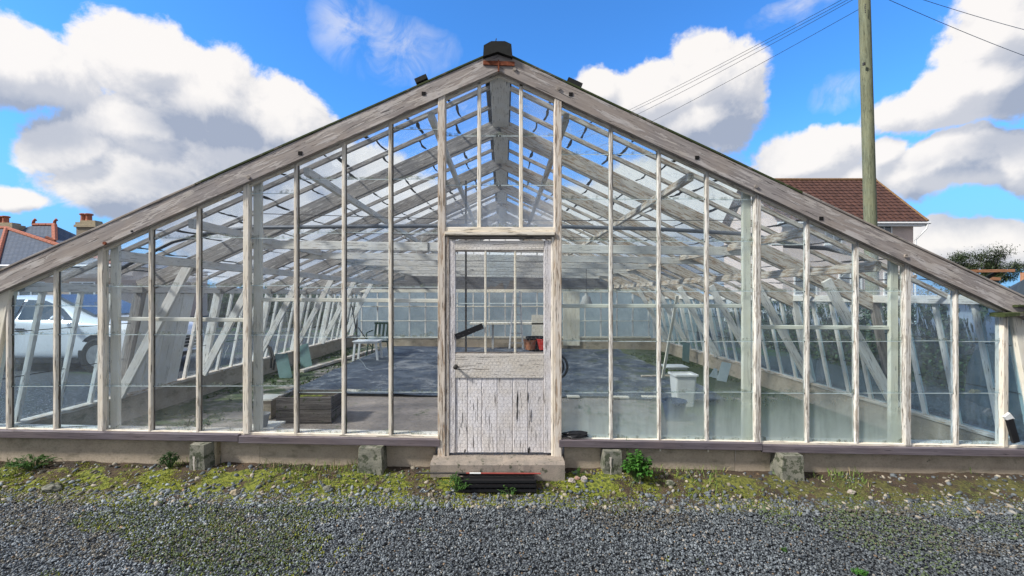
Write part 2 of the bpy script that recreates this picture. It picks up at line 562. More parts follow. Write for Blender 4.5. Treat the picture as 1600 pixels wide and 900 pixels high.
M['glass_blue'] = glassmat('glass_blue', dirt=0.09, tint=(0.78, 0.9, 0.98), refl=0.07)
M['glass_fog'] = glassmat('glass_fogged', dirt=0.09, fog=0.8, refl=0.05, tint=(0.88, 0.96, 0.97), fogh=0.6, fogcol=(0.62, 0.72, 0.66))
M['glass_fog2'] = glassmat('glass_fogged_low', dirt=0.05, fog=0.28, refl=0.035, fogh=0.35, fogcol=(0.6, 0.6, 0.55))
M['glass_haze'] = glassmat('glass_haze', dirt=0.07, fog=0.5, refl=0.05, fogh=0.5, fogcol=(0.62, 0.70, 0.8))
M['glass_right'] = glassmat('glass_right_wall', dirt=0.10, tint=(0.62, 0.82, 0.9), refl=0.1, streak=0.85, dcol=(0.7, 0.78, 0.85))
M['glass_left'] = glassmat('glass_left_wall', dirt=0.08, tint=(0.85, 0.93, 0.98), refl=0.05)
M['glass_roof'] = glassmat('glass_roof', dirt=0.20, tint=(0.97, 0.99, 1.0), refl=0.03, dcol=(0.88, 0.9, 0.93))
M['lap'] = simple('glass_lap', (0.62, 0.72, 0.72), 0.5)
M['lap_dark'] = simple('moss_lap', (0.04, 0.045, 0.045), 0.9)
M['black'] = simple('black_plastic', (0.012, 0.012, 0.014), 0.45)
M['hole'] = simple('mortise_dark', (0.006, 0.005, 0.005), 0.95)
M['bitumen'] = simple('bitumen_felt', (0.016, 0.017, 0.016), 0.85, var=.5, scale=20, bump=.5)
M['rust'] = simple('rusty_iron', (0.28, 0.075, 0.03), 0.85, var=0.6, scale=40, bump=0.5)
M['metal'] = simple('galvanised', (0.5, 0.5, 0.5), 0.4, 0.8)
M['iron'] = simple('dark_iron', (0.08, 0.075, 0.07), 0.6, 0.5)
M['pipe'] = simple('pipe_grey', (0.16, 0.17, 0.19), 0.5, 0.2)
M['wire'] = simple('netting_wire', (0.28, 0.26, 0.25), 0.6, 0.3)
M['white_plastic'] = simple('white_plastic', (0.8, 0.8, 0.78), 0.4, var=0.08)
M['grey_plastic'] = simple('grey_plastic', (0.30, 0.30, 0.29), 0.6, var=0.2)
M['navy_plastic'] = simple('navy_plastic', (0.03, 0.06, 0.14), 0.5)
M['green_plastic'] = simple('green_plastic', (0.02, 0.06, 0.04), 0.45)
M['red_plastic'] = simple('red_plastic', (0.6, 0.05, 0.04), 0.45)
M['terracotta'] = simple('terracotta', (0.5, 0.2, 0.1), 0.8)
M['red_paint'] = simple('red_paint', (0.36, 0.07, 0.055), 0.5, var=.3, scale=40)
M['glass_sheet'] = simple('green_glass_sheet', (0.16, 0.25, 0.23), 0.12, var=0.2, scale=4, spec=0.8)
M['pale_sheet'] = simple('pale_glass_sheet', (0.5, 0.58, 0.58), 0.2, var=0.2, scale=4, spec=0.8)

# ------------------------------------------------------------------ ground
def ground_material():
    m, t = new_mat('gravel')
    v = t.n('ShaderNodeTexCoord').outputs['Object']
    vo = t.n('ShaderNodeTexVoronoi', {'Vector': v, 'Scale': 48.0, 'Randomness': 1.0})
    c1 = vo.outputs['Color']
    lum = t.n('ShaderNodeSeparateColor', {0: c1}).outputs[0]
    c = t.mix(lum, (0.035, 0.04, 0.048), (0.20, 0.215, 0.235))
    c = t.mix(t.mr(vo.outputs['Distance'], 0.3, 0.6, 0, 0.9), c, (0.012, 0.013, 0.014))
    n = t.noise(v, 1.3, 5, 0.6)
    grass = t.mr(t.noise(v, 0.35, 5, 0.65), 0.52, 0.6, 0, 0.8)
    yy = t.n('ShaderNodeSeparateXYZ', {0: v}).outputs['Y']
    grass = t.m('MULTIPLY', grass, t.mr(yy, 5.0, 9.0))
    c = t.mix(grass, c, (0.045, 0.085, 0.02))
    finish(t, c, 0.85, t.m('MULTIPLY', vo.outputs['Distance'], -1.0), 0.9, 0.012)
    return m


M['gravel'] = ground_material()
gx = [-600, -150, -60, -30, -15] + [-8 + i * 0.5 for i in range(33)] + [15, 30, 60, 150, 600]
gy = [-300, -60, -20, -5] + [i * 0.5 for i in range(0, 11)] + [8, 12, 20, 40, 80, 200, 900]


def sclamp(x):
    return S(max(-30, min(30, x)))


gv = [(x, y, sclamp(x) - (0.012 if 1.0 < y < 3.9 else 0.0)) for y in gy for x in gx]
gf = [(j * len(gx) + i, j * len(gx) + i + 1, (j + 1) * len(gx) + i + 1, (j + 1) * len(gx) + i) for j in range(len(gy) - 1) for i in range(len(gx) - 1)]
tag(mesh_obj('ground', gv, gf, M['gravel'], None, (0, 0, 0), True), kind='structure')

# loose stones of the drive, really modelled in the part the photograph looks down on
PHI = (1 + 5 ** 0.5) / 2
ICO_V = np.array([(-1, PHI, 0), (1, PHI, 0), (-1, -PHI, 0), (1, -PHI, 0), (0, -1, PHI), (0, 1, PHI), (0, -1, -PHI), (0, 1, -PHI), (PHI, 0, -1), (PHI, 0, 1), (-PHI, 0, -1), (-PHI, 0, 1)], float)
ICO_V /= np.linalg.norm(ICO_V[0])
ICO_F = np.array([(0, 11, 5), (0, 5, 1), (0, 1, 7), (0, 7, 10), (0, 10, 11), (1, 5, 9), (5, 11, 4), (11, 10, 2), (10, 7, 6), (7, 1, 8), (3, 9, 4), (3, 4, 2), (3, 2, 6), (3, 6, 8), (3, 8, 9), (4, 9, 5), (2, 4, 11), (6, 2, 10), (8, 6, 7), (9, 8, 1)])


def rand_rot(n, flat=0.6):
    a = rng.uniform(0, 2 * np.pi, n)
    b = rng.normal(0, flat, n)
    c = rng.normal(0, flat, n)
    ca, sa, cb, sb, cc, sc = np.cos(a), np.sin(a), np.cos(b), np.sin(b), np.cos(c), np.sin(c)
    Rz = np.zeros((n, 3, 3)); Rz[:, 0, 0] = ca; Rz[:, 0, 1] = -sa; Rz[:, 1, 0] = sa; Rz[:, 1, 1] = ca; Rz[:, 2, 2] = 1
    Rx = np.zeros((n, 3, 3)); Rx[:, 0, 0] = 1; Rx[:, 1, 1] = cb; Rx[:, 1, 2] = -sb; Rx[:, 2, 1] = sb; Rx[:, 2, 2] = cb
    Ry = np.zeros((n, 3, 3)); Ry[:, 1, 1] = 1; Ry[:, 0, 0] = cc; Ry[:, 0, 2] = sc; Ry[:, 2, 0] = -sc; Ry[:, 2, 2] = cc
    return Rz @ Rx @ Ry


def np_mesh(name, V, Fc, cols, mat, loc=(0, 0, 0), smooth=False):
    me = bpy.data.meshes.new(name)
    nv, nf, k = len(V), len(Fc), Fc.shape[1]
    me.vertices.add(nv)
    me.vertices.foreach_set('co', V.astype(np.float32).ravel())
    me.loops.add(nf * k)
    me.loops.foreach_set('vertex_index', Fc.astype(np.int32).ravel())
    me.polygons.add(nf)
    me.polygons.foreach_set('loop_start', np.arange(0, nf * k, k, dtype=np.int32))
    me.polygons.foreach_set('loop_total', np.full(nf, k, dtype=np.int32))
    if smooth:
        me.polygons.foreach_set('use_smooth', np.ones(nf, dtype=bool))
    me.update(calc_edges=True)
    if cols is not None:
        at = me.color_attributes.new('col', 'FLOAT_COLOR', 'POINT')
        at.data.foreach_set('color', np.concatenate([cols, np.ones((nv, 1))], 1).astype(np.float32).ravel())
    me.materials.append(mat)
    o = bpy.data.objects.new(name, me)
    o.location = loc
    COL.objects.link(o)
    return o


def attr_mat(name, rough=0.8, spec=0.35, mult=1.0, trans=0.0):
    m, t = new_mat(name)
    a = t.n('ShaderNodeAttribute', attribute_name='col').outputs['Color']
    v = t.n('ShaderNodeTexCoord').outputs['Object']
    c = t.mix(t.mr(t.noise(v, 220, 2, .5), .3, .7, 0, .35), a, (0.02, 0.02, 0.02))
    p = t.n('ShaderNodeBsdfPrincipled', {'Base Color': c, 'Roughness': rough, 'Specular IOR Level': spec})
    t.n('ShaderNodeOutputMaterial', {'Surface': p.outputs[0]})
    return m


def npn(x, y, seed=0):
    """smooth value noise in numpy, roughly 0..1"""
    out = np.zeros_like(x)
    amp, tot = 1.0, 0.0
    r2 = np.random.default_rng(seed + 100)
    tab = r2.random((64, 64))
    sc = 1.0
    for o in range(4):
        xs, ys = x * sc + o * 9.1, y * sc + o * 5.3
        xi, yi = np.floor(xs).astype(int), np.floor(ys).astype(int)
        fx, fy = xs - xi, ys - yi
        fx, fy = fx * fx * (3 - 2 * fx), fy * fy * (3 - 2 * fy)
        g = lambda a, b: tab[a % 64, b % 64]
        out += amp * ((g(xi, yi) * (1 - fx) + g(xi + 1, yi) * fx) * (1 - fy) + (g(xi, yi + 1) * (1 - fx) + g(xi + 1, yi + 1) * fx) * fy)
        tot += amp
        amp *= 0.5
        sc *= 2.0
    return out / tot


def bank(x, y):
    """height of the soil bank against the wall above the drive"""
    t = np.clip((y - 3.30) / 0.42, 0, 1)
    left = 0.055 + 0.05 * npn(x * 2.2, y * 0.3, 3) + 0.025 * npn(x * 7, y * 2, 4)
    return left * t * t * (3 - 2 * t)


def stones(name, n, xr, yr, s0, s1, colfn, lift=0.25, keep=None):
    x = rng.uniform(*xr, n)
    y = rng.uniform(*yr, n)
    if keep is not None:
        k = keep(x, y)
        x, y = x[k], y[k]
        n = len(x)
    s = s0 + (s1 - s0) * rng.random(n) ** 1.8
    scl = np.stack([s * rng.uniform(0.8, 1.35, n), s * rng.uniform(0.55, 1.0, n), s * rng.uniform(0.35, 0.7, n)], 1)
    rot = rand_rot(n)
    jit = 1 + rng.uniform(-0.22, 0.22, (n, 12, 1))
    V = (ICO_V[None] * jit) * scl[:, None, :]
    V = np.einsum('nij,nkj->nki', rot, V)
    V[:, :, 0] += x[:, None]
    V[:, :, 1] += y[:, None]
    V[:, :, 2] += (-0.0135 * x + bank(x, y) + s * lift + rng.uniform(-0.002, 0.004, n))[:, None]
    Fc = (ICO_F[None] + (np.arange(n) * 12)[:, None, None]).reshape(-1, 3)
    cols = np.repeat(colfn(x, y, n), 12, axis=0)
    return V.reshape(-1, 3), Fc, cols


def gravel_col(x, y, n):
    b = rng.random(n)
    base = np.stack([0.065 + 0.19 * b ** 1.7, 0.077 + 0.205 * b ** 1.7, 0.086 + 0.215 * b ** 1.7], 1)
    pale = rng.random(n) < 0.03
    base[pale] = np.array([0.36, 0.34, 0.30]) * rng.uniform(0.7, 1.15, (pale.sum(), 1))
    rust = rng.random(n) < 0.02
    base[rust] = np.array([0.24, 0.16, 0.09])
    big = npn(x * 0.9, y * 1.3, 9)
    base *= (0.5 + 1.0 * big)[:, None]
    fines = (npn(x * 1.1 + 8, y * 2.2, 17) > 0.60) & (rng.random(n) < 0.5)
    base[fines] = np.array([0.15, 0.135, 0.105]) * rng.uniform(0.5, 1.1, (fines.sum(), 1))
    lw = np.clip((0.6 - x) / 4.5, 0, 1)       # stones get paler towards the left of the drive
    base = base * (1 + 0.65 * lw[:, None])
    g = (npn((x + 1.5) * 1.7 + 4, y * 2.6, 5) > 0.55) & (rng.random(n) < 0.45)
    base[g] = np.array([0.10, 0.135, 0.06])
    return base


V1, F1, C1 = stones('gravel', 105000, (-5.6, 5.8), (1.9, 3.42), 0.0042, 0.0105, gravel_col)
tag(np_mesh('gravel', V1, F1, C1, attr_mat('gravel_stone', 0.72, 0.45)), kind='stuff')


def rubble_col(x, y, n):
    c = gravel_col(x, y, n)
    p = rng.random(n) < 0.22
    c[p] = np.array([0.42, 0.37, 0.29]) * rng.uniform(0.5, 1.1, (p.sum(), 1))
    return c


V2, F2, C2 = stones('rubble', 7000, (-5.6, 5.8), (3.2, 3.76), 0.006, 0.024, rubble_col, 0.15,
                    keep=lambda x, y: rng.random(len(x)) < 0.35 + 0.65 * (np.abs(y - 3.38) < 0.12))
tag(np_mesh('rubble', V2, F2, C2, attr_mat('rubble_stone', 0.8, 0.3)), kind='stuff')

# soil bank against the wall
def soil_material():
    m, t = new_mat('soil')
    v = t.n('ShaderNodeTexCoord').outputs['Object']
    n1 = t.noise(v, 5, 7, 0.7)
    n2 = t.noise(v, 38, 5, 0.7)
    c = t.mix(t.mr(n1, 0.35, 0.65), (0.085, 0.058, 0.038), (0.045, 0.035, 0.026))
    mo = t.mr(t.m('ADD', t.noise(v, 3.4, 8, 0.78), t.mr(t.n('ShaderNodeSeparateXYZ', {0: v}).outputs['Y'], 3.62, 3.78, 0.03, -0.16)), 0.475, 0.53)
    xs_ = t.n('ShaderNodeSeparateXYZ', {0: v}).outputs['X']
    mo = t.m('MULTIPLY', mo, t.mr(xs_, 0.8, 3.0, 1.0, 0.35))
    c = t.mix(mo, c, t.mix(t.mr(n2, .35, .65), (0.045, 0.065, 0.015), (0.26, 0.28, 0.04)))
    c = t.mix(t.mr(n2, 0.55, 0.7, 0, 0.5), c, (0.14, 0.12, 0.09))
    finish(t, c, 0.95, t.m('ADD', n1, n2), 0.8, 0.02)
    return m


M['soil'] = soil_material()
bx = np.linspace(-6.5, 6.5, 420)
by = np.linspace(3.18, 3.86, 30)
XX, YY = np.meshgrid(bx, by)
edge = 3.24 + 0.12 * npn(XX * 1.3, XX * 0 + 2, 21)
ZZ = bank(XX, YY) - 0.0135 * XX + 0.016 * npn(XX * 14, YY * 14, 22) - .006 - 0.0 - np.clip((edge - YY) * 0.5, 0, 0.05)
Vb = np.stack([XX, YY, ZZ], -1).reshape(-1, 3)
idx = np.arange(len(bx) * len(by)).reshape(len(by), len(bx))
Fb = np.stack([idx[:-1, :-1], idx[:-1, 1:], idx[1:, 1:], idx[1:, :-1]], -1).reshape(-1, 4)
tag(np_mesh('soil_bank', Vb, Fb, None, M['soil'], smooth=True), kind='structure')


# moss: thousands of tiny tufts
def tufts(n, xr, yr, keep, h0, h1, colfn, zoff=None):
    x = rng.uniform(*xr, n)
    y = rng.uniform(*yr, n)
    k = keep(x, y)
    x, y = x[k], y[k]
    n = len(x)
    z = -0.0135 * x + bank(x, y) if zoff is None else zoff(x, y)
    h = h0 + (h1 - h0) * rng.random(n) ** 2
    w = h * rng.uniform(0.35, 0.8, n)
    a = rng.uniform(0, 2 * np.pi, n)
    V = np.zeros((n, 9, 3))
    for j in range(3):
        aj = a + j * 2.1
        V[:, j * 3, 0] = x - np.sin(aj) * w * .5
        V[:, j * 3, 1] = y + np.cos(aj) * w * .5
        V[:, j * 3 + 1, 0] = x + np.sin(aj) * w * .5
        V[:, j * 3 + 1, 1] = y - np.cos(aj) * w * .5
        V[:, j * 3, 2] = V[:, j * 3 + 1, 2] = z - 0.003
        V[:, j * 3 + 2, 0] = x + np.cos(aj) * h * .7
        V[:, j * 3 + 2, 1] = y + np.sin(aj) * h * .7
        V[:, j * 3 + 2, 2] = z + h * rng.uniform(0.5, 1.0, n)
    Fc = np.arange(n * 9).reshape(-1, 3)
    cols = np.repeat(colfn(x, y, n), 9, axis=0)
    return V.reshape(-1, 3), Fc, cols


def moss_keep(x, y):
    n = npn(x * 2.4, y * 4.5, 31)
    band = np.exp(-((y - 3.45) / 0.13) ** 2)
    lim = 0.62 - 0.27 * band - 0.06 * np.exp(-((x + 0.4) / 1.6) ** 2)
    c1 = (n > lim) & (y > 3.2)
    patch = (npn((x + 1.5) * 1.7 + 4, y * 2.6, 5) > 0.545) & (x < 0.9) & (x > -3.4) & (y <= 3.2) & (rng.random(len(x)) < 0.42)
    patch2 = (npn(x * 3 + 7, y * 3, 6) > 0.70) & (y <= 3.3) & (rng.random(len(x)) < 0.4)
    # nothing where the bare right-hand soil shows
    bare = (x > 1.6) & (y > 3.5) & (rng.random(len(x)) < 0.8)
    return (c1 | patch | patch2) & ~bare


def moss_col(x, y, n):
    t = np.clip(npn(x * 3, y * 3, 8) * 1.6 - 0.35 + rng.normal(0, 0.15, n), 0, 1)[:, None]
    a, b = np.array([0.09, 0.14, 0.02]), np.array([0.44, 0.45, 0.05])
    c = a * (1 - t) + b * t
    right = np.clip((x - 1.0) / 3, 0, 1)[:, None]
    return c * (1 - 0.72 * right) + np.array([0.15, 0.20, 0.09]) * 0.7 * right


V3, F3, C3 = tufts(150000, (-5.6, 5.8), (1.9, 3.76), moss_keep, 0.006, 0.017, moss_col)
M['mossleaf'] = attr_mat('moss_leaf', 0.8, 0.2)
tag(np_mesh('moss', V3, F3, C3, M['mossleaf']), kind='stuff')

def blades(n):
    x = rng.uniform(-5.4, 5.6, n)
    y = 3.78 - np.abs(rng.normal(0, 0.2, n))
    k = (npn(x * 2.7, y * 2.0, 71) > 0.53) & ((x < -0.66) | (x > 0.55))
    x, y = x[k], y[k]
    n = len(x)
    z = -0.0135 * x + bank(x, y)
    h = 0.02 + 0.07 * rng.random(n) ** 2.2
    a = rng.uniform(0, 2 * np.pi, n)
    w = 0.0018 + 0.0012 * rng.random(n)
    lean_ = rng.uniform(0.15, 0.9, n)
    V = np.zeros((n, 5, 3))
    for j, (f, ww) in enumerate(((0, 1), (0, -1), (.6, .8), (.6, -.8), (1, 0))):
        V[:, j, 0] = x + np.cos(a) * h * lean_ * f ** 1.6 - np.sin(a) * w * ww
        V[:, j, 1] = y + np.sin(a) * h * lean_ * f ** 1.6 + np.cos(a) * w * ww
        V[:, j, 2] = z - .003 + h * f * (1 - .35 * f * lean_)
    t = np.array([(0, 1, 3), (0, 3, 2), (2, 3, 4)])
    Fc = (t[None] + (np.arange(n) * 5)[:, None, None]).reshape(-1, 3)
    q = rng.random(n)[:, None]
    c = np.array([0.07, 0.14, 0.025]) * (1 - q) + np.array([0.22, 0.30, 0.07]) * q
    dead = rng.random(n) < 0.14
    c[dead] = np.array([0.38, 0.30, 0.17])
    return V.reshape(-1, 3), Fc, np.repeat(c, 5, axis=0)


V5, F5, C5 = blades(9000)
tag(np_mesh('grass', V5, F5, C5, M['mossleaf']), kind='stuff')

# ------------------------------------------------------------------ greenhouse geometry
XC = -0.045
XL, XR = -4.28, 4.37
OUT = 0.25                       # side walls splay out this much at the foot
PITCH = 0.463
YR = [3.8, 5.1, 6.5, 7.9, 9.3, 10.7, 12.1, 12.9]
YF, YB = YR[0], YR[-1]
ZE = 1.62                        # eaves
ZP = 0.33                        # top of the low wall


def zr(x):
    return 3.566 - PITCH * abs(x - XC)


def pxX(px):
    return (px - 787) * 3.8 / F


def sill_z(x):
    return 0.362 - 0.0175 * x


GH = empty('greenhouse', (XC, YF, 0), 'large weathered timber glasshouse with peeling cream glazing bars and a half glazed door', 'greenhouse')

# --- low walls
def plinth(name, pts, z0, z1, mat=M['plinth']):
    mb = MB()
    base = [Vector((x, y, z0 + S(x))) for x, y in pts]
    mb.prism(base, (0, 0, z1 - z0))
    n = len(pts)
    for i, (x, y) in enumerate(pts):
        pass
    return mb.build(name, mat, GH)


def front_wall(x0, x1):
    n = max(2, int((x1 - x0) / 0.15))
    vs, fs = [], []
    for i in range(n + 1):
        x = x0 + (x1 - x0) * i / n
        zt = sill_z(x) - 0.05
        w = 0.004 * vfbm(x, 0, 3)
        vs += [(x, 3.80 + w, -0.25), (x, 3.80 + w, zt), (x, 3.93, zt), (x, 3.93, -0.25)]
    for i in range(n):
        for k in range(3):
            a = i * 4 + k
            fs.append((a, a + 4, a + 5, a + 1)[::-1])
    fs.append((0, 1, 2, 3))
    fs.append((n * 4 + 3, n * 4 + 2, n * 4 + 1, n * 4))
    return mesh_obj('base_wall', vs, fs, M['plinth'], GH, (x0, 3.8, 0.1))


XJL, XJR = pxX(686), pxX(876)
segs = [(XL - OUT - 0.1, pxX(337)), (pxX(337), pxX(406)), (pxX(406), XJL - 0.03), (XJR + 0.03, pxX(1148)), (pxX(1148), XR + OUT + 0.1)]
for a, b in segs:
    front_wall(a + 0.0015, b - 0.0015)


def side_wall(side):
    xe = (XL - OUT) if side < 0 else (XR + OUT)
    vs, fs = [], []
    Ys = np.linspace(3.935, YB + 0.08, 40)
    for y in Ys:
        w = 0.006 * vfbm(y, side * 3, 2)
        xi = xe - side * 0.045 + w
        xo = xe + side * 0.07
        vs += [(xi, y, -0.2), (xi, y, ZP + S(xe)), (xo, y, ZP + S(xe)), (xo, y, -0.2)]
    for i in range(len(Ys) - 1):
        for k in range(3):
            a = i * 4 + k
            f = (a, a + 4, a + 5, a + 1)
            fs.append(f if side < 0 else f[::-1])
    fs.append((0, 1, 2, 3)); fs.append(tuple(len(vs) - 4 + k for k in (3, 2, 1, 0)))
    o = mesh_obj('base_wall', vs, fs, M['plinth'], GH, (xe, 3.94, 0))
    # timber sill plate on top
    timber('sill_plate', (xe, 3.94, ZP + S(xe) + 0.018), (xe, YB, ZP + S(xe) + 0.018), 0.12, 0.035, M['warm_wood'], GH)


side_wall(-1)
side_wall(1)
mb = MB()
mb.box((XL - OUT + 0.1, YB - 0.02, -0.2), (XR + OUT - 0.1, YB + 0.1, 0.33))
mb.build('base_wall', M['plinth'], GH)

# --- sill boards in front
def px_line(px):
    x = pxX(px)
    return Vector((x, 3.745, sill_z(x) - 0.03))


sill_runs = [(-60, 380, 0), (381, 689, -0.012), (872, 1183, 0.004), (1184, 1660, -0.012)]
for a, b, dz in sill_runs:
    p0, p1 = px_line(a), px_line(b)
    p0.z += dz; p1.z += dz
    timber('sill_board', p0, p1, 0.045, 0.062, M['sill'], GH)
for a, b in ((-30, 689), (873, 1640)):
    p0, p1 = px_line(a), px_line(b)
    for p in (p0, p1):
        p.y = 3.835; p.z += 0.022
    timber('bottom_rail', p0, p1, 0.13, 0.032, M['cream'], GH)

# --- barge boards, caps, ridge
for s, xe in ((-1, -4.78), (1, 4.70)):
    a = Vector((XC - s * 0.0, 3.745, zr(XC) + S(XC) + 0.083 - 0.034))
    b = Vector((xe, 3.745, zr(xe) + S(xe) + 0.083))
    # front board with the heel and apex cut plumb
    mb = MB()
    n = 14
    vs, fs = [], []
    th = 0.166
    L = (b - a).length
    d = (b - a).normalized()
    for i in range(n + 1):
        t_ = i / n
        p = a.lerp(b, t_)
        wv = 0.003 * vfbm(t_ * 9, s * 5, 1.0)
        for (dy, dz) in ((-0.024, -th / 2), (0.024, -th / 2), (0.024, th / 2), (-0.024, th / 2)):
            vs.append(Vector((p.x, p.y + dy, p.z + dz + wv)))
    for i in range(n):
        for k in range(4):
            f = (i * 4 + k, (i + 1) * 4 + k, (i + 1) * 4 + (k + 1) % 4, i * 4 + (k + 1) % 4)
            fs.append(f if s > 0 else f[::-1])
    fs.append((0, 1, 2, 3) if s > 0 else (3, 2, 1, 0))
    e = n * 4
    fs.append((e + 3, e + 2, e + 1, e) if s > 0 else (e, e + 1, e + 2, e + 3))
    o = mesh_obj('barge_board', vs, fs, M['barge'], GH, (0, 0, 0))
    # turn mesh so that the grain follows the slope: rotate data into a local frame along the board
    ang = math.atan2(d.z, d.x)
    mw = Matrix.Translation(a) @ Matrix.Rotation(-ang, 4, 'Y')
    rootm = Matrix.Translation(GH.location)
    o.data.transform(mw.inverted())
    o.matrix_basis = rootm.inverted() @ mw
    for (u0, u1) in ((0.0, 0.55), (0.551, 1.0)):
        q0, q1 = a.lerp(b, u0), a.lerp(b, u1)
        off = Vector((0, 0.02, th / 2 + 0.012))
        timber('verge_cap', q0 + off, q1 + off, 0.10, 0.02, M['mossy'] if u0 == 0 else M['grey_wood'], GH, wob=0.002)
    # second inner moulding under the board
    q0, q1 = a + Vector((0, 0.045, -th / 2 - 0.004)), b + Vector((0, 0.045, -th / 2 - 0.004))
    q1 = a.lerp(b, 0.925) + Vector((0, 0.045, -th / 2 - 0.004))
    timber('verge_moulding', q0, q1, 0.035, 0.028, M['cream'], GH)

# ridge capping: dark folded sheet
mb = MB()
for y0, y1 in ((3.68, YB + 0.05),):
    zt = 3.665
    prof = [(-0.125, zt - 0.03), (-0.12, zt + 0.065), (-0.055, zt + 0.10), (0.06, zt + 0.10), (0.115, zt + 0.075), (0.125, zt - 0.035), (0.0, zt + 0.01)]
    mb.prism([(XC + x - 0.005, y0, z) for x, z in prof][::-1], (0, y1 - y0, 0))
mb.build('ridge_cap', M['bitumen'], GH)
mb = MB()
mb.tube([(XC - 0.02, 3.72, 3.75), (XC - 0.022, 3.72, 3.795), (XC - 0.018, 3.72, 3.81)], 0.004, 6)
mb.build('ridge_nail', M['iron'], GH)
timber('ridge_beam', Gp(XC + 0.01, 3.80, 3.60), Gp(XC + 0.01, YB, 3.60), 0.185, 0.05, M['inner_wood'], GH)
# dark vent-hinge blocks lying on the slopes
for (pa, pb) in (((650, 127), (668, 119)), ((886, 124), (908, 134))):
    A, B = P(pa[0], pa[1] + 3, 3.76), P(pb[0], pb[1] + 3, 3.76)
    timber('roof_block', A, B, 0.08, 0.045, M['bitumen'], GH)
# rusty T iron at the apex
T = P(779, 99, 3.712)
mb = MB()
mb.bar(P(755, 98, 3.715), P(804, 100, 3.715), 0.012, 0.035, (0, 0, 1))
mb.bar(P(779, 94, 3.712), P(779, 112, 3.712), 0.012, 0.016, (0, 1, 0))
mb.build('apex_bracket', M['rust'], GH)
# mortises and bolts
for (px, py) in ((662, 146), (469, 239), (892, 147), (1089, 246), (1283, 341), (206, 361)):
    c = P(px, py, 3.7205)
    s_ = 0.017 if px != 206 else 0.008
    mb = MB()
    mb.box((c.x - s_, 3.7165, c.z - s_), (c.x + s_, 3.735, c.z + s_ * 0.8))
    mb.build('mortise', M['hole'], GH)
for (px, py) in ((163, 380), (388, 277), (804, 108), (873, 138), (1182, 291), (1416, 400), (1430, 432)):
    c = P(px, py, 3.712)
    mb = MB()
    mb.tube([c + Vector((0, -0.004, 0)), c + Vector((0, 0.012, 0))], 0.014, 10)
    mb.build('bolt', M['rust'] if px in (163,) else M['grey_wood'], GH)

# --- front gable bars
def lean(px):
    return 0.0


BARS = [17, 90, 238, 312, 464, 538, 611, 954, 1029, 1103, 1259, 1336, 1491]
MULL = [163, 388, 1181, 1413]


def zbar_top(x):
    return zr(x) + S(x) + 0.02


for px in BARS:
    x = pxX(px)
    o = timber('glazing_bar', (x, 3.795, sill_z(x)), (x + random.uniform(-.004, .004), 3.795, zbar_top(x)), 0.027, 0.05, M['cream'] if px < 880 else M['grey_cream'], GH, up=(0, 1, 0), wob=0.0008)
    # putty fillet down one side, darkened to paint in the glazing groove's shadow
    timber('putty_shadow_fillet', (x + 0.0175, 3.802, sill_z(x)), (x + 0.0175, 3.802, zbar_top(x) - 0.02), 0.008, 0.012, M['crate'], GH, up=(0, 1, 0))
for px in MULL:
    x = pxX(px)
    timber('mullion', (x, 3.79, sill_z(x) - 0.0), (x, 3.79, zbar_top(x)), 0.050, 0.06, M['cream'] if px < 880 else M['grey_cream'], GH, up=(0, 1, 0), wob=0.001)
    side = 1 if px < 780 else -1
    xp = x + side * 0.068
    timber('main_post', (xp - side * 0.004, 3.842, sill_z(xp) + 0.0), (xp - side * 0.004, 3.842, zr(xp) + S(xp) + 0.02), 0.072, 0.035, M['white'], GH, up=(0, 1, 0))
x = pxX(1565)
timber('corner_post', (x, 3.80, sill_z(x)), (x, 3.80, zbar_top(x)), 0.045, 0.07, M['cream'], GH, up=(0, 1, 0))
# splayed corner timbers outside the glazed rectangle
for s, xe in ((-1, XL - 0.03), (1, XR + 0.06)):
    timber('raking_post', Gp(xe + s * OUT * 1.0, 3.80, 0.37), Gp(xe + s * 0.03, 3.80, 1.60 - (0.06 if s > 0 else 0)), 0.09, 0.07, M['white'], GH, up=(0, 1, 0))
# wedge of glass between corner post and raking post
for s, xc_ in ((-1, pxX(17)), (1, pxX(1565))):
    zt = 1.6 + S(xc_)
    vs = [(xc_, 3.80, sill_z(xc_)), (xc_ + s * (OUT + .05), 3.80, sill_z(xc_)), (xc_ + s * 0.04, 3.80, zt), (xc_, 3.80, zt)]
    mesh_obj('glass_wedge', vs, [(0, 1, 2, 3)], M['glass_blue'], GH, vs[0])
# transoms behind the glass
for (a, b, py0, py1) in ((402, 690, 468, 470), (176, 384, 498, 500), (877, 1168, 478, 478), (1186, 1398, 511, 512)):
    p0, p1 = P(a, py0, 3.86), P(b, py1, 3.86)
    p0.x, p1.x = pxX(a), pxX(b)
    timber('transom', p0, p1, 0.05, 0.034, M['white'], GH)
# --- front glass strips
def grime_material():
    m, t = new_mat('lap_grime')
    v, r = objvec(t)
    n = t.noise(t.mapping(v, (16, 16, 10)), 1.0, 6, 0.7)
    f = t.mr(n, 0.45, 0.68, 0.0, 0.75)
    c = t.mix(t.noise(v, 20, 3, .5), (0.06, 0.08, 0.04), (0.34, 0.38, 0.33))
    d = t.n('ShaderNodeBsdfDiffuse', {'Color': c})
    tr = t.n('ShaderNodeBsdfTransparent')
    o = t.n('ShaderNodeMixShader', {0: f, 1: tr.outputs[0], 2: d.outputs[0]})
    t.n('ShaderNodeOutputMaterial', {'Surface': o.outputs[0]})
    return m


M['grime'] = grime_material()


def lap_set(x, base):
    out = []
    z = base
    return out


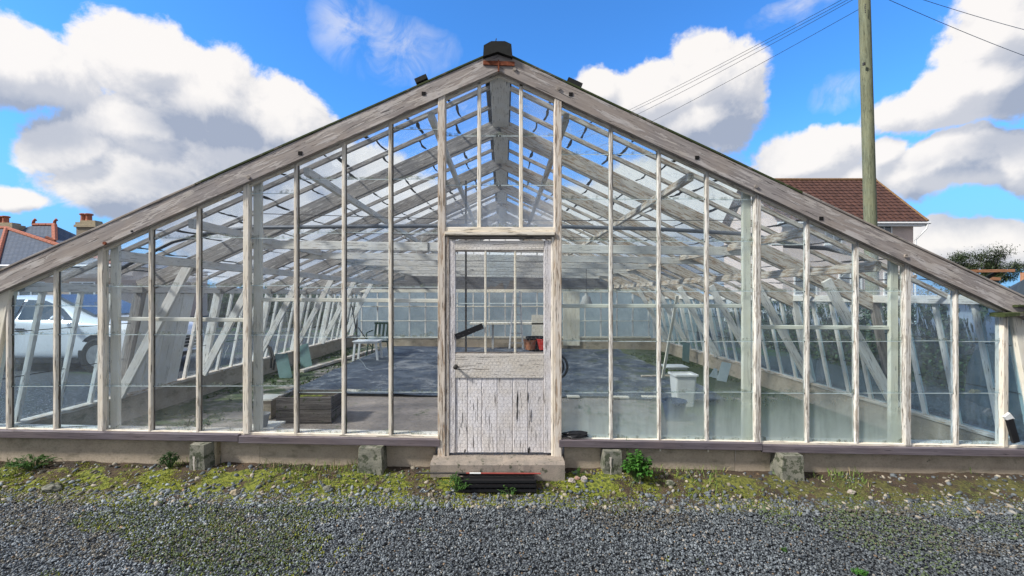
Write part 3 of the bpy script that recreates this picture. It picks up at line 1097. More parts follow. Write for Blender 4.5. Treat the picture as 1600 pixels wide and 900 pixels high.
def glass_strip(x0, x1, zb0, zb1, zt0, zt1, mat, laps, y=3.80, name='glass_pane'):
    """panes stacked in one opening; each pane leans a hair differently; laps = heights of the joints"""
    vs, fs, mi = [], [], []
    zs = [None] + sorted(l for l in laps if max(zb0, zb1) + 0.05 < l < min(zt0, zt1) - 0.04) + [None]
    zb = min(zb0, zb1)
    for i in range(len(zs) - 1):
        lo = (zb0, zb1) if zs[i] is None else (zs[i] - 0.012, zs[i] - 0.012)
        hi = (zt0, zt1) if zs[i + 1] is None else (zs[i + 1], zs[i + 1])
        t1, t2 = random.uniform(-0.003, 0.003), random.uniform(-0.003, 0.003)
        b = len(vs)
        vs += [(x0, y - 0.002 + t1, lo[0]), (x1, y - 0.002 + t2, lo[1]), (x1, y + 0.003 - t1, hi[1]), (x0, y + 0.003 + t2, hi[0])]
        fs.append((b, b + 1, b + 2, b + 3)); mi.append(0)
        if zs[i] is not None:
            z = zs[i]
            b = len(vs)
            vs += [(x0, y - 0.007, z - 0.014), (x1, y - 0.007, z - 0.014), (x1, y - 0.007, z - 0.0085), (x0, y - 0.007, z - 0.0085)]
            fs.append((b, b + 1, b + 2, b + 3)); mi.append(1)
            nn = 9
            b = len(vs)
            for q_ in range(nn + 1):
                xx = x0 + (x1 - x0) * q_ / nn
                vs += [(xx, y - 0.0085, z - 0.010), (xx, y - 0.0085, z + 0.008 + 0.03 * abs(vfbm(xx * 7, z * 5, 1.0)) + (0.02 if q_ in (0, nn) else 0))]
            for q_ in range(nn):
                fs.append((b + 2 * q_, b + 2 * q_ + 2, b + 2 * q_ + 3, b + 2 * q_ + 1)); mi.append(3)
            for xx, w in ((x0 + 0.006, 0.014), (x1 - 0.02, 0.014)):
                b = len(vs)
                vs += [(xx, y - 0.009, z - 0.018), (xx + w, y - 0.009, z - 0.018), (xx + w, y - 0.009, z - 0.006), (xx, y - 0.009, z - 0.006)]
                fs.append((b, b + 1, b + 2, b + 3)); mi.append(2)
    # dirt silted up along the bottom edge and beside the bars
    b = len(vs)
    for q_ in range(10):
        xx = x0 + (x1 - x0) * q_ / 9
        zz = zb0 + (zb1 - zb0) * q_ / 9
        vs += [(xx, y - 0.006, zz + .001), (xx, y - 0.006, zz + 0.02 + 0.05 * abs(vfbm(xx * 9, 3.1, 1.0)) + (0.035 if q_ in (0, 9) else 0))]
    for q_ in range(9):
        fs.append((b + 2 * q_, b + 2 * q_ + 2, b + 2 * q_ + 3, b + 2 * q_ + 1)); mi.append(3)
    return mesh_obj(name, vs, fs, [mat, M['lap'], M['lap_dark'], M['grime']], GH, (x0, y, zb), False, mi)


edges = [17, 90, 163, 238, 312, 388, 464, 538, 611, 690, None, 872, 954, 1029, 1103, 1181, 1259, 1336, 1413, 1491, 1565]
for i in range(len(edges) - 1):
    a, b = edges[i], edges[i + 1]
    if a is None or b is None:
        continue
    x0, x1 = pxX(a), pxX(b)
    xm = (x0 + x1) / 2
    if a < 400 and a >= 160:
        rows = [600.5, 521, 445, 370, 300, 225]
    elif a < 160:
        rows = [601, 521, 476, 400]
    elif a < 700:
        rows = [610.6, 524.5, 447, 362, 278, 200]
    elif a < 1180:
        rows = [611, 531, 453, 375, 310, 240]
    else:
        rows = [612, 531, 453, 380, 320]
    rows = [1.6 + (462 - r) / 178 + random.uniform(-0.004, 0.004) for r in rows]
    mat = M['glass']
    if a < 160: mat = M['glass_blue']
    if a in (163, 238, 312): mat = M['glass_fog2']
    if a >= 872: mat = M['glass_fog']
    if a >= 1413: mat = M['glass_blue']
    if 1181 <= a < 1413: mat = M['glass_fog']
    glass_strip(x0, x1, sill_z(x0), sill_z(x1), zr(x0) + S(x0) + .01, zr(x1) + S(x1) + .01, mat, rows)

for (px, py, ln, an) in ((650, 400, 34, 62), (1000, 330, 40, 20), (1070, 300, 30, -30), (560, 560, 30, -40), (1300, 440, 26, 35), (350, 560, 22, 70)):
    c0_ = P(px, py, 3.793); pts = [c0_]
    for k in range(6):
        a_ = R(an + random.uniform(-28, 28)); pts.append(pts[-1] + Vector((math.cos(a_), 0, math.sin(a_))) * ln / 178 / 6)
    mb = MB(); mb.tube(pts, 0.0011, 4); mb.build('crack', M['lap'], GH)

# --- doorway and the lights above the door
XDL, XDR = pxX(692), pxX(870)
zlint = 1.6 + (462 - 366) / 178
zstep = 1.6 - (709 - 462) / 178
timber('door_jamb', (pxX(691.5), 3.785, zstep), (pxX(691.5), 3.785, zbar_top(pxX(691.5))), 0.062, 0.11, M['jamb'], GH, up=(0, 1, 0), wob=.0008)
timber('door_jamb', (pxX(870.5), 3.785, zstep - 0.01), (pxX(870.5), 3.785, zbar_top(pxX(870.5))), 0.062, 0.11, M['jamb'], GH, up=(0, 1, 0), wob=.0008)
timber('jamb_moulding', (pxX(700), 3.755, zstep), (pxX(700), 3.755, zlint - 0.03), 0.030, 0.03, M['jamb'], GH, up=(0, 1, 0))
timber('jamb_moulding', (pxX(862.5), 3.755, zstep), (pxX(862.5), 3.755, zlint - 0.03), 0.022, 0.03, M['cream'], GH, up=(0, 1, 0))
timber('lintel', (XDL + 0.03, 3.765, zlint - 0.005), (XDR - 0.03, 3.765, zlint - 0.005), 0.11, 0.03, M['cream'], GH)
timber('lintel', (XDL + 0.03, 3.775, zlint + 0.035), (XDR - 0.03, 3.775, zlint + 0.035), 0.07, 0.04, M['cream'], GH)
timber('lintel', (XDL + 0.03, 3.775, zlint - 0.035), (XDR - 0.03, 3.775, zlint - 0.035), 0.06, 0.02, M['grey_wood'], GH)
for px in (749, 814):
    x = pxX(px)
    timber('glazing_bar', (x, 3.795, zlint + 0.04), (x, 3.795, zbar_top(x)), 0.032, 0.045, M['cream'], GH, up=(0, 1, 0))
for a, b, mt in ((692, 749, M['glass_haze']), (749, 814, M['glass_haze']), (814, 870, M['glass_haze'])):
    x0, x1 = pxX(a), pxX(b)
    rows = [1.6 + (462 - r) / 178 for r in (288, 211)]
    if a == 749:
        # two halves so that the top follows the apex
        glass_strip(x0, XC, zlint + .05, zlint + .05, zr(x0), zr(XC) + 0.0, mt, rows)
        glass_strip(XC, x1, zlint + .05, zlint + .05, zr(XC), zr(x1), mt, rows)
    else:
        glass_strip(x0, x1, zlint + .05, zlint + .05, zr(x0), zr(x1), mt, rows)

# --- door leaf
DO = bpy.data.objects.new('door', None)
DO.matrix_basis = Matrix.Translation(Vector((pxX(703), 3.77, zstep)))
COL.objects.link(DO)
attach(DO, GH)
dz = lambda py: 1.6 + (462 - py) / 178
YD = 3.77


def dpiece(name, pxa, pya, pxb, pyb, thick, mat, vertical=True, yoff=0.0):
    xa, xb = pxX(pxa), pxX(pxb)
    za, zb = dz(pyb), dz(pya)
    if vertical:
        return timber(name, ((xa + xb) / 2, YD + yoff, za), ((xa + xb) / 2, YD + yoff, zb), abs(xb - xa), thick, mat, DO, up=(0, 1, 0))
    return timber(name, (xa, YD + yoff, (za + zb) / 2), (xb, YD + yoff, (za + zb) / 2), thick, abs(zb - za), mat, DO)


dpiece('stile', 703, 377, 712.5, 704, 0.045, M['door'])
dpiece('stile', 849, 377, 861, 704, 0.045, M['door'])
dpiece('rail', 712.6, 377, 848.9, 392, 0.044, M['doorrail'], False)
dpiece('rail', 712.6, 551.5, 848.9, 589, 0.044, M['doorrail'], False)
bl = [712.6, 731, 753.5, 777, 801, 824.5, 848.9]
for i in range(6):
    dpiece('boarding', bl[i] + 0.35, 589.3, bl[i + 1] - 0.35, 704, 0.03, M['door'], True, 0.004 + random.uniform(-.002, .002))
dpiece('muntin', 757.2, 392, 760.6, 551.4, 0.035, M['white'])
dpiece('muntin', 803, 392, 806.6, 551.4, 0.035, M['white'])
for a, b in ((712.6, 757.2), (760.6, 803), (806.6, 848.9)):
    for k, (y0, y1) in enumerate(((392, 473), (475, 551.4))):
        xa, xb = pxX(a), pxX(b)
        if a > 760 and a < 800 and k == 0:
            # the middle upper pane is broken: only the upper part and a shard are left
            pts = [(a, 392), (b, 392), (b, 437), (797, 439), (794, 446), (789, 453), (785, 441), (779, 444), (773, 449), (769, 446), (a, 450)]
            vs = [Vector((pxX(p[0]), YD + 0.004, dz(p[1]))) for p in pts]
            mesh_obj('broken_pane', vs, [tuple(range(len(vs)))[::-1]], M['glass_blue'], DO, vs[0])
            continue
        if a > 760 and a < 800:
            pass
        vs = [(xa, YD + 0.003 - 0.004 * k, dz(y1)), (xb, YD + 0.003 - 0.004 * k, dz(y1)), (xb, YD + .003 - 0.004 * k, dz(y0)), (xa, YD + .003 - 0.004 * k, dz(y0))]
        mesh_obj('glass_pane', vs, [(0, 1, 2, 3)], M['glass'], DO, vs[0])
    xa, xb = pxX(a), pxX(b)
    mb = MB(); mb.bar((xa, YD - .004, dz(474)), (xb, YD - .004, dz(474)), 0.008, 0.008)
    mb.build('glazing_clip', M['lap'], DO)
# beads round the lights
for a, b in ((712.6, 757.2), (760.6, 803), (806.6, 848.9)):
    mb = MB()
    mb.bar((pxX(a), YD - .012, dz(550)), (pxX(b), YD - .012, dz(550)), 0.012, 0.012)
    mb.build('glazing_bead', M['grey_wood'], DO)
    mb = MB()
    mb.bar((pxX(a), YD - .012, dz(393)), (pxX(b), YD - .012, dz(393)), 0.012, 0.010)
    mb.build('glazing_bead', M['grey_wood'], DO)
# knob, tape
mb = MB()
c = Vector((pxX(713.5), YD - 0.022, dz(571)))
mb.tube([c, c + Vector((0, -0.012, 0)), c + Vector((0, -0.03, 0)), c + Vector((0, -0.045, 0)), c + Vector((0, -0.05, 0))], [0.018, 0.009, 0.010, 0.02, 0.012], 12)
mb.build('knob', M['iron'], DO, smooth=True)
mb = MB()
a, b = Vector((pxX(713), YD - 0.03, dz(525.5))), Vector((pxX(755), YD - 0.03, dz(508.5)))
mb.bar(a, b, 0.004, 0.05, (0, 0, 1))
mb.build('tape_strip', M['black'], DO)
# splits and lost knots in the boards
for (px, py, w, h) in ((808, 625, 2.2, 17), (824, 619, 1.4, 8), (829, 647, 1.2, 10), (826, 701, 3.0, 6), (808, 645, 1.4, 12), (727, 702, 2, 4), (721, 662, .9, 5)):
    mb = MB()
    cx, cz = pxX(px), dz(py)
    ww, hh = w / 178 * .6, h / 178
    pts = [(cx - ww * .3, cz - hh), (cx + ww * .5, cz - hh * .4), (cx + ww, cz + hh * .3), (cx + ww * .2, cz + hh), (cx - ww * .4, cz + hh * .5), (cx - ww, cz - hh * .2)]
    mb.prism([(x_, YD - 0.0145, z_) for x_, z_ in pts][::-1], (0, 0.004, 0))
    mb.build('split', M['hole'], DO)
# chicken wire stapled over the door
mb = MB()
cell = 0.034
x0, x1, z0, z1 = pxX(700), pxX(862), dz(703), dz(378)
vs, es = [], []
yw = YD - 0.03
row = 0
W, H = cell, cell * 1.15
nx, nz = int((x1 - x0) / W), int((z1 - z0) / (H * 0.75))


def wseg(p, q):
    mb.bar(p, q, 0.0010, 0.0010, (0, 1, 0))


for r_ in range(nz):
    off = (r_ % 2) * W / 2
    for c_ in range(nx):
        cx, cz = x0 + off + c_ * W, z0 + r_ * H * 0.75
        j = lambda: random.uniform(-.005, .005)
        top = Vector((cx + j(), yw + j(), cz + H * .5))
        # zig-zag left, right and the twisted upright
        wseg((cx - W / 2, yw, cz + H * .25), top)
        wseg(top, (cx + W / 2, yw, cz + H * .25))
        wseg((cx - W / 2, yw, cz + H * .25), (cx - W / 2, yw, cz - H * .25))
mb.build('wire_netting', M['wire'], DO)

# doorstep
mb = MB()
xs0, xs1 = pxX(678.5) * 1.0, pxX(877.5)
zb_, zt_ = -0.12, zstep
n = 26
vs, fs = [], []
for i in range(n + 1):
    x = xs0 + (xs1 - xs0) * i / n
    j1, j2 = 0.006 * vfbm(x, 1, 7), 0.008 * vfbm(x, 2, 6)
    vs += [(x, 3.60 + j1, zb_), (x, 3.595 + j1, zt_ - 0.02), (x, 3.612 + j1, zt_ + 0.002 + j2), (x, 3.93, zt_ + 0.002), (x, 3.93, zb_)]
for i in range(n):
    for k in range(4):
        a = i * 5 + k
        fs.append((a, a + 5, a + 6, a + 1)[::-1])
fs.append((0, 1, 2, 3, 4)); fs.append(tuple(n * 5 + k for k in (4, 3, 2, 1, 0)))
mesh_obj('doorstep', vs, fs, M['step'], GH, (xs0, 3.6, 0))

# footings standing in front of the base wall
def footing(pxa, pxb, pya, pyb, mat, taper=0.012, octa=False, depth=0.16, yb=3.80):
    Yf = yb - depth
    k = Yf / 3.8
    xa, xb = (pxa - 787) * Yf / F, (pxb - 787) * Yf / F
    zt = sill_z((xa + xb) / 2) - 0.068
    zb = -0.1
    cx, w = (xa + xb) / 2, (xb - xa) / 2
    prof = [(-1, 0.0), (-0.6, -1), (0.6, -1), (1, 0.0)] if octa else [(-1, 0), (-1, -0.94), (-0.94, -1), (0.94, -1), (1, -0.94), (1, 0)]
    vs, fs = [], []
    n = 7
    for i in range(n + 1):
        t_ = i / n
        z = zb + (zt - zb) * t_
        ww = w + taper * (1 - t_)
        for (a, b) in prof:
            vs.append((cx + a * ww + 0.006 * vfbm(z * 4, a * 3, 3), yb + b * (depth + taper * (1 - t_)) + 0.006 * vfbm(z * 5, a, 4), z))
    m_ = len(prof)
    for i in range(n):
        for q in range(m_ - 1):
            fs.append((i * m_ + q, i * m_ + q + 1, (i + 1) * m_ + q + 1, (i + 1) * m_ + q))
    fs.append(tuple(range(n * m_, n * m_ + m_)))
    return mesh_obj('footing', vs, fs, mat, GH, (cx, yb, 0.1))


footing(290, 326, 688, 740, M['footing'], 0.02, True, 0.15)
footing(327, 338, 690, 735, M['footing_pale'], 0.0, False, 0.06)
footing(560, 596, 694, 740, M['footing'], 0.02, False, 0.15)
footing(944, 972, 698, 742, M['footing'], 0.006, False, 0.13)
footing(1222, 1256, 703, 755, M['footing'], 0.012, False, 0.16)
# lime drips and pins under the sill board
for (px, h) in ((463, .02), (533, .02), (606, .02), (1029, .025), (1103, .025), (877, 0.02)):
    x = pxX(px)
    mb = MB(); mb.tube([(x, 3.76, sill_z(x) - 0.06), (x, 3.76, sill_z(x) - 0.062 - h)], 0.007, 6)
    mb.build('sill_peg', M['white'], GH)
M['lime'] = simple('lime_drip', (0.62, 0.56, 0.5), 0.9)
M['pebble'] = simple('pebble', (0.42, 0.36, 0.32), 0.9, var=.4, scale=30)
M['pink_pebble'] = simple('pink_pebble', (0.42, 0.25, 0.2), 0.9, var=.4, scale=30)
for (px, y_, z0, z1, w) in ((303, 3.636, 0.03, 0.25, .018), (954, 3.661, 0.08, 0.235, .018), (1149, 3.794, 0.15, 0.28, .01)):
    x = (px - 787) * y_ / F
    vs, fs = [], []
    n = 12
    for i in range(n + 1):
        z = z0 + (z1 - z0) * i / n
        ww = w * (0.35 + 0.65 * (i / n) ** 1.5) * (0.8 + 0.4 * random.random())
        xx = x + 0.006 * vfbm(z * 9, px, 2)
        vs += [(xx - ww / 2, y_ - 0.002, z), (xx + ww / 2, y_ - 0.002, z)]
    for i in range(n):
        fs.append((2 * i, 2 * i + 1, 2 * i + 3, 2 * i + 2))
    mesh_obj('lime_drip', vs, fs, M['lime'], GH, vs[0])

# --- frames inside: rafters, collars, posts, struts
def roof_pt(x, y, dz_):
    return Gp(x, y, zr(x) + dz_)


for i, y in enumerate(YR[1:]):
    for s, xe in ((-1, XL), (1, XR)):
        mat = M['roof_shaded'] if s < 0 else M['warm_wood']  # shade painted into the left rafters, sunlit warmth into the right
        w = 0.055
        timber('rafter', roof_pt(XC + s * 0.012, y, 0.035), roof_pt(xe, y, 0.035), w, 0.165, mat, GH)
        # side post and strut
        timber('side_post', Gp(xe + s * OUT, y, ZP + 0.035), Gp(xe, y, ZE - 0.04), 0.11, 0.06, M['inner_wood'] if i else M['grey_wood'], GH, up=(0, 1, 0))
        if y < YB - 0.2:
            xt = xe - s * 0.62
            timber('strut', Gp(xe + s * (OUT - 0.06), y - 0.062, ZP + 0.04), Gp(xt, y - 0.062, zr(xt) + 0.02), 0.105, 0.045, M['inner_wood'], GH, up=(0, 1, 0))
    if y < YB - 0.2:
        timber('collar_beam', Gp(-3.27, y + 0.05, 2.17), Gp(3.10, y + 0.05, 2.165), 0.04, 0.10, M['inner_wood'], GH, wob=0.002)
        if i == 0:
            mb = MB(); mb.box(Gp(-0.9, y + 0.02, 2.12), Gp(-0.893, y + 0.029, 2.22)); mb.build('strap', M['hole'], GH)
for s in (-1, 1):
    xe = XL if s < 0 else XR
    timber('eaves_plate', Gp(xe, 3.83, ZE), Gp(xe, YB, ZE), 0.09, 0.085, M['inner_wood'], GH)
    for (dx, h) in ((0.60, 0.075), (1.70, 0.07), (2.72, 0.08), (3.36, 0.09)):
        x = XC + s * dx
        timber('purlin', roof_pt(x, 3.83, -0.105), roof_pt(x, YB, -0.105), 0.05, h, M['inner_wood'] if s < 0 else M['warm_wood'], GH, wob=.002)  # right-hand purlins share the tan with sunlit warmth painted in
# eaves end pieces at the front right and left
timber('eaves_end', P(1558, 492, 3.74), P(1640, 487, 3.74), 0.12, 0.035, M['mossy'], GH)
timber('eaves_end', P(1580, 478, 3.73), P(1650, 478, 3.73), 0.10, 0.02, M['mossy'], GH)

# --- roof bars and roof glass
ybars = []
for i in range(len(YR) - 1):
    a, b = YR[i], YR[i + 1]
    n = 3 if b - a > 1 else 2
    ybars.append([a + (b - a) * k / n for k in range(n + 1)])
missing = {(1, 9), (1, 10)}
k_ = 0
for s, xe in ((-1, XL - 0.06), (1, XR + 0.06)):
    for bi, ys in enumerate(ybars):
        for k in range(len(ys) - 1):
            y0, y1 = ys[k], ys[k + 1]
            if k > 0:
                timber('roof_bar', roof_pt(XC + s * 0.06, y0, 0.115), roof_pt(xe, y0, 0.115), 0.030, 0.045, M['roof_shaded'] if s < 0 else M['warm_wood'], GH)  # bars take the rafters' painted shade on the left, warmth on the right
            xs_ = XC + s * 0.07
            # panes from ridge to eaves
            vs, fs, mi = [], [], []
            length = abs(xe - xs_)
            step = 0.40
            cur = 0.0
            first = random.uniform(0.30, 0.42)
            marks = [0.0]
            c0 = first
            while c0 < length - 0.1:
                marks.append(c0)
                c0 += step
            marks.append(length)
            for j in range(len(marks) - 1):
                xa, xb = xs_ + s * marks[j], xs_ + s * marks[j + 1]
                za, zb = zr(xa) + S(xa) + 0.150, zr(xb) + S(xb) + 0.146
                b = len(vs)
                q = [(xa, y0 + .004, za), (xb, y0 + .004, zb), (xb, y1 - .004, zb), (xa, y1 - .004, za)]
                vs += q
                fs.append((b, b + 1, b + 2, b + 3) if s > 0 else (b + 3, b + 2, b + 1, b)); mi.append(0)
                if j > 0:
                    # the mossy, scalloped lap between two panes
                    m_ = 7
                    sag = random.uniform(0.0, 0.03)
                    wv = random.uniform(0.007, 0.014)
                    b = len(vs)
                    for q_ in range(m_ + 1):
                        t_ = q_ / m_
                        y = y0 + 0.015 + (y1 - y0 - 0.03) * t_
                        dx = sag * (4 * t_ * (1 - t_)) + random.uniform(-.003, .003)
                        ww = wv * random.uniform(0.6, 1.5)
                        for e_ in (-1, 1):
                            xx = xa + s * (dx + e_ * ww)
                            vs.append((xx, y, zr(xx) + S(xx) + 0.143))
                    for q_ in range(m_):
                        fs.append((b + 2 * q_, b + 2 * q_ + 1, b + 2 * q_ + 3, b + 2 * q_ + 2)); mi.append(1)
            mesh_obj('roof_pane', vs, fs, [M['glass_roof'], M['lap_dark']], GH, vs[0], False, mi)

# --- side wall bars and glass
for s in (-1, 1):
    xe = XL if s < 0 else XR
    for i in range(len(YR) - 1):
        a, b = YR[i], YR[i + 1]
        ys = [3.8, 4.03, 4.40, 4.75, 5.1] if i == 0 else ([a + (b - a) * k / 4 for k in range(5)] if b - a > 1 else [a, (a + b) / 2, b])
        for k in range(len(ys) - 1):
            y0, y1 = ys[k], ys[k + 1]
            if k > 0:
                timber('side_bar', Gp(xe + s * (OUT + .01), y0, ZP + 0.03), Gp(xe + s * 0.01, y0, ZE - 0.03), 0.045, 0.035, M['inner_wood'], GH, up=(0, 1, 0))
            if s < 0 and i == 1 and k in (0, 1, 2):
                continue   # the white boarded panel
            mt = M['glass_left'] if s < 0 else M['glass_right']
            marks = [ZP + 0.035, 0.80, 1.22, ZE]
            vs, fs, mi = [], [], []
            for j in range(3):
                za, zb = marks[j], marks[j + 1]
                fa, fb = (za - ZP) / (ZE - ZP), (zb - ZP) / (ZE - ZP)
                o_ = s * (0.012 if j % 2 else 0.016)
                xa, xb = xe + s * OUT * (1 - fa) + o_, xe + s * OUT * (1 - fb) + o_
                bb = len(vs)
                vs += [Gp(xa, y0, za), Gp(xa, y1, za), Gp(xb, y1, zb), Gp(xb, y0, zb)]
                fs.append((bb, bb + 1, bb + 2, bb + 3)); mi.append(0)
                if j:
                    bb = len(vs)
                    vs += [Gp(xa - s * .004, y0, za - .004), Gp(xa - s * .004, y1, za - .004), Gp(xa - s * .004, y1, za + .004), Gp(xa - s * .004, y0, za + .004)]
                    fs.append((bb, bb + 1, bb + 2, bb + 3)); mi.append(1)
            mesh_obj('side_pane', vs, fs, [mt, M['lap_dark']], GH, Vector(vs[0]), False, mi)
# white boarded panel standing in the left wall
for k in range(4):
    y0 = 5.17 + k * 0.205
    timber('side_board', Gp(XL - OUT - 0.0, y0 + 0.1, ZP + 0.04), Gp(XL - 0.0, y0 + 0.1, ZE - 0.05), 0.20, 0.03, M['panel_white'], GH, up=Vector((1, 0, 0.2)))

# --- far gable: boarded above, glazed below, a white door in the middle
mb = MB()
zs_ = 1.86
pts = [(XL, YB, zs_ + S(XL)), (XR, YB, zs_ + S(XR)), (XC + (XR - XC) * .92, YB, 1.95), (XC, YB, 3.60), (XC + (XL - XC) * .92, YB, 2.0)]
M['far_board'] = wood('far_boarding', (0.25, 0.25, 0.26), (0.10, 0.10, 0.11), crack=0.3)
# boards of the upper gable, laid level, the top ones open to the sky
for k in range(6):
    z = 1.79 + k * 0.157
    hw = max(0.1, (3.45 - z) / PITCH)
    timber('gable_board', (max(XC - hw, XL + .03), YB + 0.0, z + 0.03), (min(XC + hw, XR - .03), YB + 0.0, z), 0.025, 0.155, M['far_board'], GH)
for x in np.linspace(XL + 0.05, XR - 0.05, 19):
    timber('far_bar', (x, YB, 0.34), (x, YB, 1.74), 0.04, 0.04, M['inner_wood'], GH, up=(0, 1, 0))
    if abs(x - XC) < 2.6:
        timber('far_bar', (x, YB + .03, 2.6), (x, YB + .03, zr(x) + S(x)), 0.035, 0.03, M['inner_wood'], GH, up=(0, 1, 0))
for z, h in ((1.74, 0.09), (1.28, 0.03), (0.36, 0.06), (0.85, 0.02)):
    timber('far_rail', (XL, YB - 0.02, z - S(XL) * 0), (XR, YB - 0.02, z), 0.03, h, M['white'], GH)
vs = [(XL - .1, YB + 0.02, 0.34), (XR + .1, YB + .02, 0.34), (XR, YB + .02, 1.75), (XL, YB + .02, 1.75)]
mesh_obj('far_pane', vs, [(0, 1, 2, 3)], M['glass_blue'], GH, vs[0])
for k in range(4):
    timber('far_door_board', (1.82 + k * 0.125, YB - 0.05, 0.12), (1.82 + k * 0.125, YB - 0.05, 1.70), 0.12, 0.03, M['white'], GH, up=(0, 1, 0))

# --- pipes under the roof
mb = MB()
pts = [P(300, 372, 4.6), P(330, 361, 4.6), P(390, 356, 4.6), P(540, 354, 4.62), P(690, 353, 4.62), P(870, 354, 4.62), P(1030, 358, 4.62), P(1170, 366, 4.62), P(1250, 385, 4.6)]
mb.tube(pts, 0.021, 8)
mb.build('pipe', M['pipe'], GH, smooth=True)
mb = MB()
mb.tube([P(1225, 384, 4.55), P(1290, 388, 4.5), P(1335, 398, 4.45), P(1395, 425, 4.4), P(1410, 455, 4.35)], 0.022, 8)
mb.build('pipe', M['black'], GH, smooth=True)
mb = MB()
mb.tube([P(180, 425, 4.5), P(225, 400, 4.5), P(270, 378, 4.5), P(310, 368, 4.55), P(350, 362, 4.6)], 0.018, 8)
mb.build('pipe', M['black'], GH, smooth=True)
# thin wires strung across the frame
for (y, z) in ((4.5, 2.42), (6.4, 2.5), (7.8, 2.42)):
    mb = MB(); mb.tube([Gp(-2.6, y, z), Gp(0, y, z - 0.04), Gp(2.6, y, z)], 0.004, 5)
    mb.build('strung_wire', M['iron'], GH)

# ------------------------------------------------------------------ floor inside
def floor_material():
    m, t = new_mat('floor_soil')
    v = t.n('ShaderNodeTexCoord').outputs['Object']
    n1 = t.noise(v, 1.6, 6, 0.65)
    n2 = t.noise(v, 18, 6, 0.7)
    c = t.mix(t.mr(n1, 0.35, 0.65), (0.33, 0.28, 0.24), (0.22, 0.19, 0.165))
    c = t.mix(t.mr(n2, 0.45, 0.7, 0, 0.4), c, (0.12, 0.10, 0.09))
    x = t.n('ShaderNodeSeparateXYZ', {0: v}).outputs['X']
    gr = t.m('ADD', t.mr(x, 1.2, 3.2, 0, 0.25), t.mr(x, -2.6, -4.0, 0, 0.18))
    gm = t.mr(t.m('ADD', t.noise(v, 3.5, 7, 0.75), gr), 0.58, 0.68, 0, 0.9)
    c = t.mix(gm, c, t.mix(n2, (0.03, 0.055, 0.015), (0.08, 0.11, 0.04)))
    finish(t, c, 0.95, t.m('ADD', n1, n2), 0.6, 0.03)
    return m


M['floor'] = floor_material()
fx = np.linspace(XL - OUT + 0.03, XR + OUT - 0.03, 60)
fy = np.linspace(3.92, YB - 0.01, 60)
XX, YY = np.meshgrid(fx, fy)
ZZ = 0.055 - 0.0135 * XX + 0.035 * (npn(XX * 1.1, YY * 1.1, 41) - .5)
Vf = np.stack([XX, YY, ZZ], -1).reshape(-1, 3)
idx = np.arange(3600).reshape(60, 60)
Ff = np.stack([idx[:-1, :-1], idx[:-1, 1:], idx[1:, 1:], idx[1:, :-1]], -1).reshape(-1, 4)
tag(np_mesh('floor', Vf, Ff, None, M['floor'], smooth=True), kind='structure')


def membrane_material():
    m, t = new_mat('weed_membrane')
    v = t.n('ShaderNodeTexCoord').outputs['Object']
    n1 = t.noise(v, 1.4, 6, 0.65, 1.5)
    n2 = t.noise(t.mapping(v, (1, .7, 1), (4, 2, 0)), 1.5, 8, 0.75, 1.2)
    n4 = t.noise(t.mapping(v, (1.3, .9, 1)), 5.5, 6, 0.75, 1.0)
    c = t.mix(t.mr(n1, 0.38, 0.62), (0.035, 0.046, 0.062), (0.10, 0.118, 0.14))
    c = t.mix(t.mr(n2, 0.53, 0.60, 0, 0.75), c, (0.27, 0.275, 0.27))
    c = t.mix(t.mr(n4, 0.60, 0.65, 0, 0.8), c, (0.36, 0.36, 0.35))
    c = t.mix(t.mr(n4, 0.40, 0.34, 0, 0.8), c, (0.018, 0.022, 0.03))
    x = t.n('ShaderNodeSeparateXYZ', {0: v}).outputs['X']
    gm = t.mr(t.m('ADD', t.noise(v, 1.7, 8, 0.75), t.mr(x, 0.5, 3.2, -.04, 0.12)), 0.60, 0.66, 0, 0.8)
    c = t.mix(gm, c, (0.07, 0.085, 0.04))
    finish(t, c, 0.55, t.m('ADD', n1, n4), 0.6, 0.05, 0.0, 0.5)
    return m


M['membrane'] = membrane_material()
fx = np.linspace(-3.35, 3.35, 90)
fy = np.linspace(6.55, YB - 0.25, 80)
XX, YY = np.meshgrid(fx, fy)
YY = YY + np.where(YY < 6.8, 0.25 * (npn(XX * .9, XX * 0, 47) - .5) * (6.8 - YY) * 4, 0)
XX = XX + (npn(YY * .8, XX * 0.1, 51) - .5) * 0.25 * (np.abs(XX) > 3.0)
ZZ = 0.075 + 0.05 * np.maximum(0, npn(XX * 1.2 + 3, YY * 2.6, 55) - .52) - 0.0135 * XX + 0.035 * (npn(XX * 1.1, YY * 1.1, 41) - .5) + 0.02 * (npn(XX * 3, YY * 3, 43))
Vm = np.stack([XX, YY, ZZ], -1).reshape(-1, 3)
idx = np.arange(len(fx) * len(fy)).reshape(len(fy), len(fx))
Fm = np.stack([idx[:-1, :-1], idx[:-1, 1:], idx[1:, 1:], idx[1:, :-1]], -1).reshape(-1, 4)
tag(np_mesh('ground_membrane', Vm, Fm, None, M['membrane'], smooth=True), 'dark blue grey weed membrane spread over the greenhouse floor', 'membrane')

# plants creeping in from the sides of the floor
def floor_keep(x, y):
    n = npn(x * 2.2, y * 2.0, 61)
    l = (x < -3.0) & (y < 6.4) & (n > 0.42 + (x + 4.5) * 0.16)
    r = (x > 1.0) & (y < 6.4) & (n > 0.62 - (x - 1) * 0.03)
    rr = (x > 3.2) & (n > 0.45)
    ll = (x < -3.3) & (n > 0.5)
    return l | r | rr | ll


def fl_col(x, y, n):
    t = rng.random(n)[:, None]
    return np.array([0.03, 0.065, 0.015]) * (1 - t) + np.array([0.11, 0.17, 0.05]) * t


